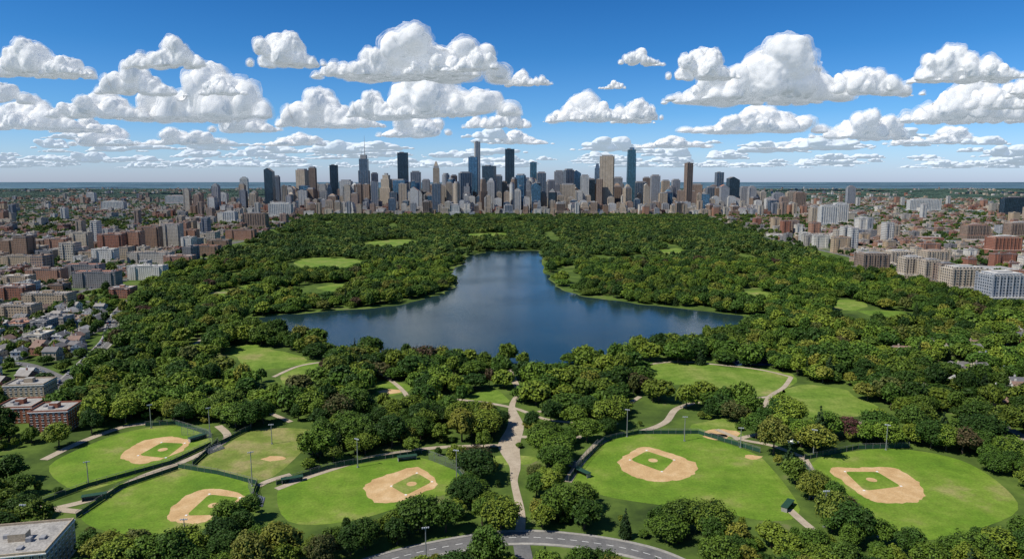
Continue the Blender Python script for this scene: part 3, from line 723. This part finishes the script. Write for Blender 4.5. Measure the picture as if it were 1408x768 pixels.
ax,ay=grid(-900,-250,400,900,11,4); ok=tree_ok(ax,ay,0)&~in_park(ax,ay,6)&(rng.random(ax.size)<.55)
X=np.concatenate(PX);Y=np.concatenate(PY); n=len(X); S3=sc3(n,.65,1.55); S3[:,2]*=.88
hx_,hy_=ax[ok],ay[ok]; hn=len(hx_); X=np.concatenate([X,hx_,sx_]);Y=np.concatenate([Y,hy_,sy_]); S3=np.concatenate([S3,sc3(hn,.5,.85),sc3(len(sx_),.22,.45)]); n=len(X); print('mid trees',n)
idx=rng.integers(0,NK,n); idx[rng.random(n)<.03]=NK
scatter('park_trees',np.stack([X,Y,X*0],1),rng.uniform(0,6.28,n),S3,idx,c_mid)
ax,ay=grid(-1000,1000,1250,2950,13.6,6); ok=tree_ok(ax,ay,9)&in_park(ax,ay,8)&(lf(ax,ay,.014,2,.0035)>-.36); X=ax[ok];Y=ay[ok]; S3=sc3(len(X),.7,1.55); S3[:,2]*=.85
ct=np.array(near_named(ctree,4)); X=np.concatenate([X,ct[:,0]]);Y=np.concatenate([Y,ct[:,1]]); S3=np.concatenate([S3,sc3(len(ct),.6,1.05)]); n=len(X); print('far trees',n)
scatter('distant_park_trees',np.stack([X,Y,X*0],1),rng.uniform(0,6.28,n),S3,rng.integers(0,NK,n),c_far)
ax,ay=grid(-3800,3800,1700,4700,70,25); nzv=lf(ax,ay,.0016,5); ok=~in_park(ax,ay,20)&(nzv<.02)&(ay>2600)&~((np.abs(ax)<1450)&(ay<4400)); n=int(ok.sum())
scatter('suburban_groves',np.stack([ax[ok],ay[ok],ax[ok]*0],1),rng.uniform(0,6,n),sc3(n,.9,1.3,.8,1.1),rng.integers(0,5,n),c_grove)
# ------------------------------------------------------------------ skyline towers
def tower(x,w,yt,k,style,Y=3350.,name='office_tower',d=None):
    X=(x-704)*Y/F; W=w*Y/F*.95; h=height_at(Y,yt); D=d or min(W,48)*.9; mb=MB()
    def piers(w_,d_,z0,z1,nn=5):
        for j in range(nn+1):
            u=-w_/2+j*w_/nn; mb.box(u-.5,u+.5,-d_/2-.7,-d_/2-.01,z0,z1,3)
            u=-d_/2+j*d_/nn
            mb.box(w_/2+.01,w_/2+.7,u-.5,u+.5,z0,z1,3); mb.box(-w_/2-.7,-w_/2-.01,u-.5,u+.5,z0,z1,3)
    mb.box(-W*.62,W*.62,-D*.62,D*.62,0,18,0,1)
    if style=='box':
        mb.box(-W/2,W/2,-D/2,D/2,18,h-7,0,1); piers(W,D,18,h-5); mb.box(-W*.38,W*.38,-D*.38,D*.38,h-7,h,2,1)
    elif style=='flat':
        mb.box(-W/2,W/2,-D/2,D/2,18,h,0,1); piers(W,D,18,h+1,3); mb.box(-W*.3,W*.1,-D*.3,D*.3,h,h+4,2,1)
    elif style=='set':
        mb.box(-W/2,W/2,-D/2,D/2,18,h*.62,0,1); piers(W,D,18,h*.62)
        mb.box(-W*.4,W*.4,-D*.4,D*.4,h*.62,h*.85,0,1); mb.box(-W*.28,W*.28,-D*.28,D*.28,h*.85,h*.95,0,1); mb.box(-W*.14,W*.14,-D*.14,D*.14,h*.95,h,2,1)
    elif style=='slant':
        z=h-22; mb.box(-W/2,W/2,-D/2,D/2,18,z,0,1); i=len(mb.v)
        mb.v += [(-W/2,-D/2,z),(W/2,-D/2,z),(W/2,D/2,z),(-W/2,D/2,z),(-W/2,-D/2,h-8),(-W*.1,-D/2,h),(-W*.1,D/2,h),(-W/2,D/2,h-8),(W/2,-D/2,h-16),(W/2,D/2,h-16)]
        mb.f += [(i,i+1,i+8,i+5,i+4),(i+1,i+2,i+9,i+8),(i+2,i+3,i+7,i+6,i+9),(i+3,i,i+4,i+7),(i+4,i+5,i+6,i+7),(i+5,i+8,i+9,i+6)]; mb.m += [0]*4+[1]*2
    elif style=='taper':
        mb.frustum(0,0,18,h*.9,W,D,W*.86,D*.86,0,1); mb.frustum(0,0,h*.9,h,W*.7,D*.7,W*.45,D*.45,0,1); mb.cyl(0,0,h,h+14,1,.3,6,2)
    elif style=='antenna':
        mb.box(-W/2,W/2,-D/2,D/2,18,h*.72,0,1); piers(W,D,18,h*.72,4); mb.box(-W*.42,W*.42,-D*.42,D*.42,h*.72,h*.93,0,1); mb.box(-W*.3,W*.3,-D*.3,D*.3,h*.93,h,2,1)
        mb.cyl(W*.12,0,h,h+55,2.0,1.0,6,2); mb.cyl(W*.12,0,h+55,h+95,1.0,.4,6,2); mb.cyl(-W*.18,0,h,h+30,.9,.4,6,2)
    elif style=='round':
        mb.cyl(0,0,18,h-8,W/2,W/2,20,0,1); mb.cyl(0,0,h-8,h,W*.36,W*.36,16,2,1)
    elif style=='crown':
        mb.box(-W/2,W/2,-D/2,D/2,18,h*.86,0,1); piers(W,D,18,h*.86,4); mb.box(-W*.42,W*.42,-D*.42,D*.42,h*.86,h*.9,2,1)
        mb.frustum(0,0,h*.9,h*.98,W*.7,D*.7,W*.3,D*.3,0,2); mb.cyl(0,0,h*.98,h,W*.08,1,8,2)
    pier = M['mech'] if k in('slate','grey') else TM[k]
    mb.obj(name,[TM[k],M['roof'],M['mech'],pier],(X,Y,0.1),random.choice((0,0,.06,-.25,.3,.2)))
sky=[(374,12,231,'dark','slant'),(384,7,241,'slate','box'),(397,12,255,'grey','box'),(419,14,232,'tan','box'),(433,9,229,'brown','box'),(449,15,262,'white','box'),(462,11,227,'dark','flat'),(478,16,247,'white','box'),
(503,14,213,'slate','antenna'),(517,9,237,'grey','box'),(533,16,238,'tan','set'),(545,10,246,'brown','box'),(556,14,210,'dark','flat'),(552,18,246,'blue','box'),(573,14,235,'grey','box'),(587,10,246,'grey','box'),(601,8,221,'tan','crown'),
(614,11,238,'grey','round'),(625,8,240,'brown','box'),(640,16,236,'slate','box'),(651,12,216,'blue','flat'),(657,7,195,'white','flat'),(673,17,228,'dark','flat'),(686,10,240,'slate','box'),(701,13,205,'dark','flat'),(716,12,239,'blue','box'),
(726,9,246,'grey','set'),(733,9,223,'teal','flat'),(744,12,236,'slate','box'),(757,10,247,'grey','box'),(768,13,234,'grey','box'),(780,20,252,'tan','box'),(781,12,232,'slate','box'),(791,12,234,'blue','slant'),(803,11,240,'white','box'),(812,9,245,'dark','box'),(820,8,225,'slate','taper'),
(833,19,213,'tan','box'),(848,12,243,'grey','box'),(866,13,203,'blue','taper'),(866,10,206,'teal','flat'),(879,17,249,'slate','box'),(887,9,243,'brown','box'),(899,12,240,'grey','box'),(913,10,247,'tan','box'),(927,10,246,'grey','box'),(944,9,224,'brown','flat'),(956,15,252,'brown','box'),(975,12,256,'slate','box'),(986,10,237,'slate','flat'),(1005,15,243,'dark','slant'),(1022,14,256,'grey','box')]
for i,(x,w,yt,k,st) in enumerate(sky):
    tower(x,w,yt,k,st,Y=3250+(i*137)%420,name='glass_skyscraper' if k in('dark','blue','teal','slate') else 'office_tower')
ks=['dark','grey','tan','brown','white','slate','tan','grey','blue','brown','brown']
for i in range(150):
    x=random.gauss(705,205)
    if not 365<x<1085: x=random.uniform(400,1010)
    core=math.exp(-((x-700)/260)**2); yt=257-14*core+abs(random.gauss(0,12))
    tower(x,random.uniform(6,13),min(yt,288),random.choice(ks),random.choice(['box','box','set','flat','flat','round','crown','slant']),Y=random.uniform(3080,3900),name='office_tower')
for i in range(70):
    x=random.uniform(420,1030); tower(x,random.uniform(6,13),random.uniform(275,293),random.choice(['tan','white','brown','tan','grey','grey','brown']),random.choice(['box','flat','set']),Y=random.uniform(2950,3060),name='apartment_tower')
# ------------------------------------------------------------------ fences, poles, bleachers, cars
def chain_mat():
    m,n,l,b=mat_base('chain_link'); b.inputs['Base Color'].default_value=(.2,.22,.22,1)
    tr=n.new('ShaderNodeBsdfTransparent'); mx=n.new('ShaderNodeMixShader'); tc=n.new('ShaderNodeTexCoord')
    mp=n.new('ShaderNodeMapping'); mp.inputs['Rotation'].default_value=(0.785,0.785,0); l.new(tc.outputs['Object'],mp.inputs[0])
    ch=n.new('ShaderNodeTexChecker'); ch.inputs['Scale'].default_value=9; l.new(mp.outputs[0],ch.inputs[0])
    l.new(mathn(n,l,'MULTIPLY',ch.outputs['Fac'],.4),mx.inputs[0]); l.new(tr.outputs[0],mx.inputs[1]); l.new(b.outputs[0],mx.inputs[2]); l.new(mx.outputs[0],n['Material Output'].inputs['Surface']); return m
M['chain']=chain_mat()
def fence(px,hh=3.2,screen=True,name='ballpark_fence'):
    P=[Vector(p) for p in GP(px)]; mb=MB()
    for a,b in zip(P[:-1],P[1:]):
        L=(b-a).length; n=max(1,int(L/4))
        for k in range(n+1):
            p=a.lerp(b,k/n); mb.cyl(p.x,p.y,0,hh+.1,.1,.1,5,0)
        mb.limb((a.x,a.y,hh),(b.x,b.y,hh),.07,.07,4,0)
        mb.quad((a.x,a.y,.15),(b.x,b.y,.15),(b.x,b.y,hh*(.72 if screen else 1)),(a.x,a.y,hh*(.72 if screen else 1)),1 if screen else 2)
        if screen: mb.quad((a.x,a.y,hh*.72),(b.x,b.y,hh*.72),(b.x,b.y,hh),(a.x,a.y,hh),2)
    mb.obj(name,[M['pole'],M['darkgreen'],M['chain']])
for px in [[(60,692),(120,670),(235,638),(290,612)],[(105,712),(165,672),(245,645)],[(245,643),(300,652),(354,666),(345,690),(310,717)],[(300,608),(265,640)],[(345,590),(300,612)],[(380,667),(450,645),(520,632),(580,623)],[(628,648),(644,668)],[(782,662),(800,637),(832,606),(878,596)],[(878,596),(960,596),(1045,622)],[(1106,640),(1135,678),(1185,716)],[(1106,632),(1180,617),(1250,615)],[(200,586),(240,583),(290,598)]]:
    fence(px)
for px in [[(342,672),(350,690),(330,704)],[(590,632),(636,650),(640,664)],[(792,650),(806,632),(822,616)],[(1112,650),(1130,672),(1150,688)],[(250,598),(284,602),(292,608)]]:
    fence(px,5.5,False,'backstop_fence')
def pole(x,y,h=17):
    X,Y=G(x,y); mb=MB(); mb.cyl(0,0,0,h,.3,.17,8,0); mb.box(-.5,.5,-.5,.5,0,.5,0)
    z=h-.3; mb.box(-1.5,1.5,-.08,.08,z,z+.16,0,bottom=True)
    for k in range(4): mb.box(-1.45+k*.78,-1.0+k*.78,-.35,.1,z-.3,z+.18,1,bottom=True)
    mb.obj('floodlight_pole',[M['steel'],M['lampglass']],(X,Y,0.03),random.uniform(-.6,.6)); keepout(X,Y,2)
for p in [(289,600,18),(347,668,18),(628,668,19),(492,642,16),(862,600,17),(1118,628,16),(1133,724,17),(208,588,15),(1218,618,15),(586,776,16),(256,760,15),(941,606,15),(122,668,13),(374,610,12),(36,735,14),(1018,615,12)]: pole(*p)
def bleachers(x,y,rot):
    X,Y=G(x,y); mb=MB()
    for k in range(5): mb.box(-5,5,k*.75,k*.75+.35,.35+k*.4,.42+k*.4,0,bottom=True); mb.box(-5,5,k*.75-.3,k*.75,.1+k*.4,.15+k*.4,0,bottom=True)
    for s in (-4.6,-1.5,1.5,4.6): mb.limb((s,0,0),(s,3.3,2.0),.06,.06,4,0); mb.limb((s,3.3,0),(s,3.3,2.9),.06,.06,4,0)
    mb.limb((-5,3.4,2.9),(5,3.4,2.9),.05,.05,4,0)
    mb.obj('bleachers',[M['steel']],(X,Y,.05),rot)
for b_ in [(362,690,1.8),(330,722,2.4),(655,668,1.4),(782,640,-.9),(1100,652,-.8),(298,620,1.0)]: bleachers(*b_)
def dugout(x,y,rot,col='darkgreen'):
    X,Y=G(x,y); mb=MB(); mb.box(-5,5,1.2,1.4,0,2.3,0); mb.box(-5,-4.8,-1.2,1.19,0,2.3,0); mb.box(4.8,5,-1.2,1.19,0,2.3,0); mb.box(-5.3,5.3,-1.5,1.7,2.31,2.5,1,bottom=True); mb.box(-4.5,4.5,.6,1,.45,.5,2,bottom=True)
    mb.obj('dugout',[M['concrete'],M[col],M['steel']],(X,Y,.05),rot)
for d_ in [(312,712,2.3),(130,686,.4),(1083,698,.9),(800,652,-.9),(560,632,.3),(1128,690,-.8),(272,604,.9),(402,662,.4)]: dugout(*d_)
X,Y=G(1090,612); mb=MB()
for sx in (-4,4):
    for sy in (-3,3): mb.cyl(sx,sy,0,2.6,.06,.06,5,1)
i=len(mb.v); mb.v+=[(-4.2,-3.2,2.6),(4.2,-3.2,2.6),(4.2,3.2,2.6),(-4.2,3.2,2.6),(0,0,4.4)]; mb.f+=[(i,i+1,i+4),(i+1,i+2,i+4),(i+2,i+3,i+4),(i+3,i,i+4)]; mb.m+=[0]*4
mb.obj('canopy_tent',[M['white'],M['steel']],(X,Y,.05),.3)
def car_paint():
    m,n,l,b=mat_base('car_paint'); oi=n.new('ShaderNodeObjectInfo')
    c=ramp(n,l,oi.outputs['Random'],[(0,(.45,.45,.46)),(.2,(.03,.03,.035)),(.4,(.25,.26,.28)),(.55,(.6,.6,.59)),(.74,(.2,.02,.02)),(.8,(.03,.07,.2)),(.88,(.12,.12,.13))],'CONSTANT')
    l.new(c,b.inputs['Base Color']); b.inputs['Roughness'].default_value=.25; b.inputs['Coat Weight'].default_value=.5; return m
M['paint']=car_paint(); M['tyre']=flat('tyre',(.02,.02,.02),.9)
def car_mesh(suv=False):
    mb=MB(); r=1.62 if suv else 1.42
    prof=[(-2.25,.35),(2.25,.35),(2.28,.75),(2.1,.92),(1.15,1.0),(.45,r),(-1.1 if not suv else -1.8,r),(-1.75 if not suv else -2.15,1.05),(-2.2,.98)]
    i=len(mb.v); n=len(prof)
    for s in (-1,1):
        for j,(x,z) in enumerate(prof):
            yy=.9 if z<1.06 else .68; mb.v.append((x,s*yy,z))
    for j in range(n):
        k=(j+1)%n; mb.f.append((i+j,i+k,i+n+k,i+n+j)); mb.m.append(1 if j in (4,6) else 0)
    for s,o in ((0,i),(1,i+n)):
        f=[o+0,o+1,o+2,o+3,o+4,o+7,o+8]; g=[o+4,o+5,o+6,o+7]
        if s: f=f[::-1]; g=g[::-1]
        mb.f+= [tuple(f),tuple(g)]; mb.m+=[0,1]
    for x in (-1.4,1.4):
        for s in (-1,1): mb.limb((x,s*.72,.34),(x,s*.93,.34),.34,.34,10,2); mb.limb((x,s*.93,.34),(x,s*.935,.34),.34,.01,10,2)
    for s in (-.65,.65): mb.box(2.2,2.3,s-.18,s+.18,.65,.8,3,bottom=True)
    return mb.mesh('car',[M['paint'],M['glass'],M['tyre'],M['lampglass']])
cms=[car_mesh(),car_mesh(True)]
def along(P,off,step,prob,z=.24):
    for i in range(len(P)-1):
        a=Vector(P[i]);b=Vector(P[i+1]);L=(b-a).length;k=random.uniform(0,3)
        while k<L:
            if random.random()<prob:
                p=a.lerp(b,k/L); d=(b-a).normalized(); nn=Vector((-d.y,d.x)); p=p+nn*off
                if abs(p.x)<.78*p.y+5:
                    o=bpy.data.objects.new('parked_car' if abs(off)>3 else 'car',random.choice(cms)); o.location=(p.x,p.y,z); o.rotation_euler=(0,0,math.atan2(d.y,d.x)+(math.pi if off>0 else 0)); link(o)
            k+=step
along(rd,2,30,.04); along(rd,-1.8,30,.04); along(rl,4,7,.5); along(rl,-4,7,.5); along(rl,1.8,30,.5); along(rl2,-2.6,8,.5); along(rr,2,14,.3)
c_car=coll('car_kinds',[src('car_kind_a',cms[0]),src('car_kind_b',cms[1])])
if carpts:
    n=len(carpts); cpn=np.array(carpts); scatter('street_parked_cars',np.stack([cpn[:,0],cpn[:,1],cpn[:,0]*0+.04],1),cpn[:,2],np.ones((n,3)),rng.integers(0,2,n),c_car)
# ------------------------------------------------------------------ clouds
def cloud_mats():
    out=[]
    for nm,dc,ec,es,al in (('cloud_body',(.64,.63,.62),(.80,.89,1),.28,None),('cloud_fringe_inner',(.64,.63,.62),(.80,.89,1),.30,.6),('cloud_fringe_outer',(.64,.63,.62),(.80,.89,1),.32,.38),('distant_cloud_body',(.36,.38,.40),(.72,.86,1),.46,None)):  # distant clouds: haze tint painted into diffuse and glow colours
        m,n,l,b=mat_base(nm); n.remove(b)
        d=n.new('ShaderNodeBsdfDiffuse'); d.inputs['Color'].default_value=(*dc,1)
        e=n.new('ShaderNodeEmission'); e.inputs['Color'].default_value=(*ec,1); e.inputs['Strength'].default_value=es  # added glow stands in for light scattered inside the cloud, lifts undersides
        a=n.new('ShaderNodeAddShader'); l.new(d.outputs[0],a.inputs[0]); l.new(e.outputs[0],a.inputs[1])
        if al is None: l.new(a.outputs[0],n['Material Output'].inputs['Surface'])
        else:
            tr=n.new('ShaderNodeBsdfTransparent'); mx=n.new('ShaderNodeMixShader'); tc=n.new('ShaderNodeTexCoord')
            t=n.new('ShaderNodeTexNoise'); setin(t,Scale=4.5,Detail=7,Roughness=.6); l.new(tc.outputs['Object'],t.inputs['Vector'])
            mr=n.new('ShaderNodeMapRange'); setin(mr,**{'From Min':.33,'From Max':.66,'To Min':0.,'To Max':al}); l.new(t.outputs['Fac'],mr.inputs['Value'])
            l.new(mr.outputs[0],mx.inputs[0]); l.new(tr.outputs[0],mx.inputs[1]); l.new(a.outputs[0],mx.inputs[2]); l.new(mx.outputs[0],n['Material Output'].inputs['Surface'])
        out.append(m)
    return out
CM=cloud_mats()
def cloud_mesh(seed,voxel,shells,body=0):
    r=random.Random(seed); bm=bmesh.new()
    nb=r.randint(34,50); peaks=[(r.uniform(-.65,.65),r.uniform(.4,1)) for _ in range(4)]
    for k in range(nb):
        x=max(-.98,min(.98,r.gauss(0,.52))); y=r.uniform(-.4,.4)*(1-.5*abs(x))
        env=max(hh*math.exp(-((x-px)/.28)**2) for px,hh in peaks)
        rad=r.uniform(.06,.15)*(1.15-.55*abs(x))+.09*env
        z=rad*.45+r.random()*env*.42
        bmesh.ops.create_icosphere(bm,subdivisions=3,radius=rad,matrix=Matrix.Translation((x,y,z)))
    me=bpy.data.meshes.new('cl'); bm.to_mesh(me); bm.free()
    o=link(bpy.data.objects.new('cl',me)); md=o.modifiers.new('r','REMESH'); md.mode='VOXEL'; md.voxel_size=voxel
    md=o.modifiers.new('s','SMOOTH'); md.iterations=6; md.factor=.5
    dg=bpy.context.evaluated_depsgraph_get(); ev=o.evaluated_get(dg); m2=bpy.data.meshes.new_from_object(ev); bpy.data.objects.remove(o)
    nv=len(m2.vertices); co=np.zeros(nv*3,np.float32); no=np.zeros(nv*3,np.float32); m2.vertices.foreach_get('co',co); m2.vertex_normals.foreach_get('vector',no); co=co.reshape(-1,3); no=no.reshape(-1,3)
    off=Vector((seed*3.1,0,0)); D=np.zeros(nv); DL=np.zeros(nv); DS=np.zeros(nv)
    for i in range(nv):
        p=Vector(co[i].tolist())+off; p2=p+.07*Vector((noise.noise(p*5),noise.noise(p*5+Vector((9,0,0))),noise.noise(p*5+Vector((0,9,0)))))
        DL[i]=.065*(.5-noise.voronoi(p2*4)[0][0])+.08*noise.noise(p*2.5)
        D[i]=DL[i]+.03*(.5-noise.voronoi(p2*9)[0][0])+.016*noise.fractal(p*7,1.0,2.0,3)
        DS[i]=.05*noise.fractal(p*4.5+Vector((0,0,7)),.9,2.0,4)
    def final(DD,extra):
        c=co+no*(DD+extra)[:,None]; z=c[:,2]; c[:,2]=np.where(z<.04,.04+(z-.04)*.3,z); return c
    faces=[tuple(p.vertices) for p in m2.polygons]
    V=final(D,0).tolist(); Fs=list(faces); mi=[0]*len(faces)
    for q,e in enumerate(shells):
        b0=len(V); V+=final(DL*.8+D*.2,e+DS*(.7+.7*q)).tolist(); Fs+=[tuple(b0+i for i in f) for f in faces]; mi+=[1+q]*len(faces)
    me=bpy.data.meshes.new('cloud_mesh'); me.from_pydata(V,[],Fs); me.materials.append(CM[body])
    me.materials.append(CM[1]); me.materials.append(CM[2]); me.polygons.foreach_set('material_index',mi); me.polygons.foreach_set('use_smooth',[True]*len(Fs)); me.update()
    return me
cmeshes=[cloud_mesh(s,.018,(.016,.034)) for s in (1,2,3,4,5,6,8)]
NC=len(cmeshes)
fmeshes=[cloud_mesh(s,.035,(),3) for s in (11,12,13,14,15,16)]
print('clouds',[len(m.vertices) for m in cmeshes],time.time()-T0)
BASE=1150.0
def cloud(x,yb,w,h,k):
    v=(yb-384)/F; up=-(sp+v*cp)/(cp-v*sp); D=(BASE-H)/up; X=D*(x-704)/F/(cp-v*sp); s=w*D/F/1.9
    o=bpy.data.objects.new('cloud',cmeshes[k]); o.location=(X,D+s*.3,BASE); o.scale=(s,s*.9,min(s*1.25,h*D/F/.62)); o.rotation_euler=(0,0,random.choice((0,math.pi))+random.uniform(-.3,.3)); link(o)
j=0
for i,c in enumerate([(40,104,125,48),(215,92,110,54),(262,164,200,88),(190,130,110,44),(390,90,105,68),(560,106,245,74),(650,96,80,44),(600,160,210,62),(728,117,60,24),(886,88,58,22),(1045,138,240,78),(975,108,95,44),(1215,130,120,46),(1335,110,140,58),(1350,166,150,60),(832,166,135,46),(1040,182,180,40),(450,174,140,50),(565,188,105,30),(1190,190,125,42),(40,178,150,54),(125,162,120,40),(680,176,85,34),(842,122,32,12),(760,168,26,14),(330,181,110,34),(240,198,110,24),(400,200,95,20),(930,203,90,16),(1290,198,110,26),(1100,205,95,16),(720,198,85,18),(130,200,120,26),(1408,150,110,44),(300,130,70,30),(-60,140,140,50),(1470,130,140,60)]):
    cloud(*c,i%NC)
    if c[2]>=125:
        x,yb,w,h=c
        for q in range(3):
            j+=1; cloud(x+random.uniform(-.42,.42)*w,yb+random.uniform(-3,5),w*random.uniform(.35,.55),h*random.uniform(.4,.7),(i+1+q)%NC)
fc=[]
for k in range(330):
    D=math.sqrt(random.uniform(17**2,58**2))*1000; x=random.uniform(-.85,.85)*D
    if noise.noise(Vector((x*.00012,D*.00012,4)))<-.12: continue
    w=random.uniform(450,1400)*(.7+D/70000); fc.append((x,D,BASE+random.uniform(-40,80),w))
n=len(fc); fa=np.array(fc); s=fa[:,3]
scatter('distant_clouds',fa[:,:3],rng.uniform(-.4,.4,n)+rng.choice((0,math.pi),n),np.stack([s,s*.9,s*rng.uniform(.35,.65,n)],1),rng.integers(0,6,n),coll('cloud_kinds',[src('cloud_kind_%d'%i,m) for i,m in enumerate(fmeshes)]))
# ------------------------------------------------------------------ light, sky, camera
az=math.radians(245); el=math.radians(52)
Sv=Vector((math.sin(az)*math.cos(el),math.cos(az)*math.cos(el),math.sin(el)))
L=bpy.data.lights.new('sun','SUN'); L.energy=5.0; L.angle=math.radians(.5); L.color=(1,.95,.85)
so=link(bpy.data.objects.new('sun',L)); so.rotation_euler=Sv.to_track_quat('Z','Y').to_euler(); so.location=(-500,-300,800)
w=bpy.data.worlds.new('World'); scene.world=w; w.use_nodes=True; n=w.node_tree.nodes; l=w.node_tree.links
bg=n['Background']; st=n.new('ShaderNodeTexSky'); st.sky_type='NISHITA'; st.sun_disc=False; st.sun_elevation=el; st.sun_rotation=az; st.altitude=150; st.air_density=1.0; st.dust_density=.5; st.ozone_density=3.0
tc=n.new('ShaderNodeTexCoord'); sx=n.new('ShaderNodeSeparateXYZ'); l.new(tc.outputs['Generated'],sx.inputs[0])
tint=ramp(n,l,sx.outputs[2],[(0.0,(.46,.55,.86)),(0.035,(.40,.54,.80)),(0.09,(.22,.43,.68)),(0.17,(.11,.33,.57)),(0.27,(.06,.26,.49)),(0.6,(.14,.25,.38)),(1.0,(.17,.25,.35))])
sv=n.new('ShaderNodeVectorMath'); sv.operation='SCALE'; sv.inputs['Scale'].default_value=2.2; l.new(tint,sv.inputs[0])
mx=n.new('ShaderNodeVectorMath'); mx.operation='MULTIPLY'
l.new(st.outputs[0],mx.inputs[0]); l.new(sv.outputs[0],mx.inputs[1]); l.new(mx.outputs[0],bg.inputs['Color']); bg.inputs['Strength'].default_value=.09
cd=bpy.data.cameras.new('camera'); cd.lens=F/1408*36; cd.sensor_width=36; cd.clip_start=1; cd.clip_end=250000
co=link(bpy.data.objects.new('camera',cd)); co.location=(0,0,H); co.rotation_euler=(math.pi/2-PITCH,0,0); scene.camera=co
scene.view_settings.view_transform='Standard'; scene.view_settings.look='None'; scene.view_settings.exposure=0
print('done',time.time()-T0)
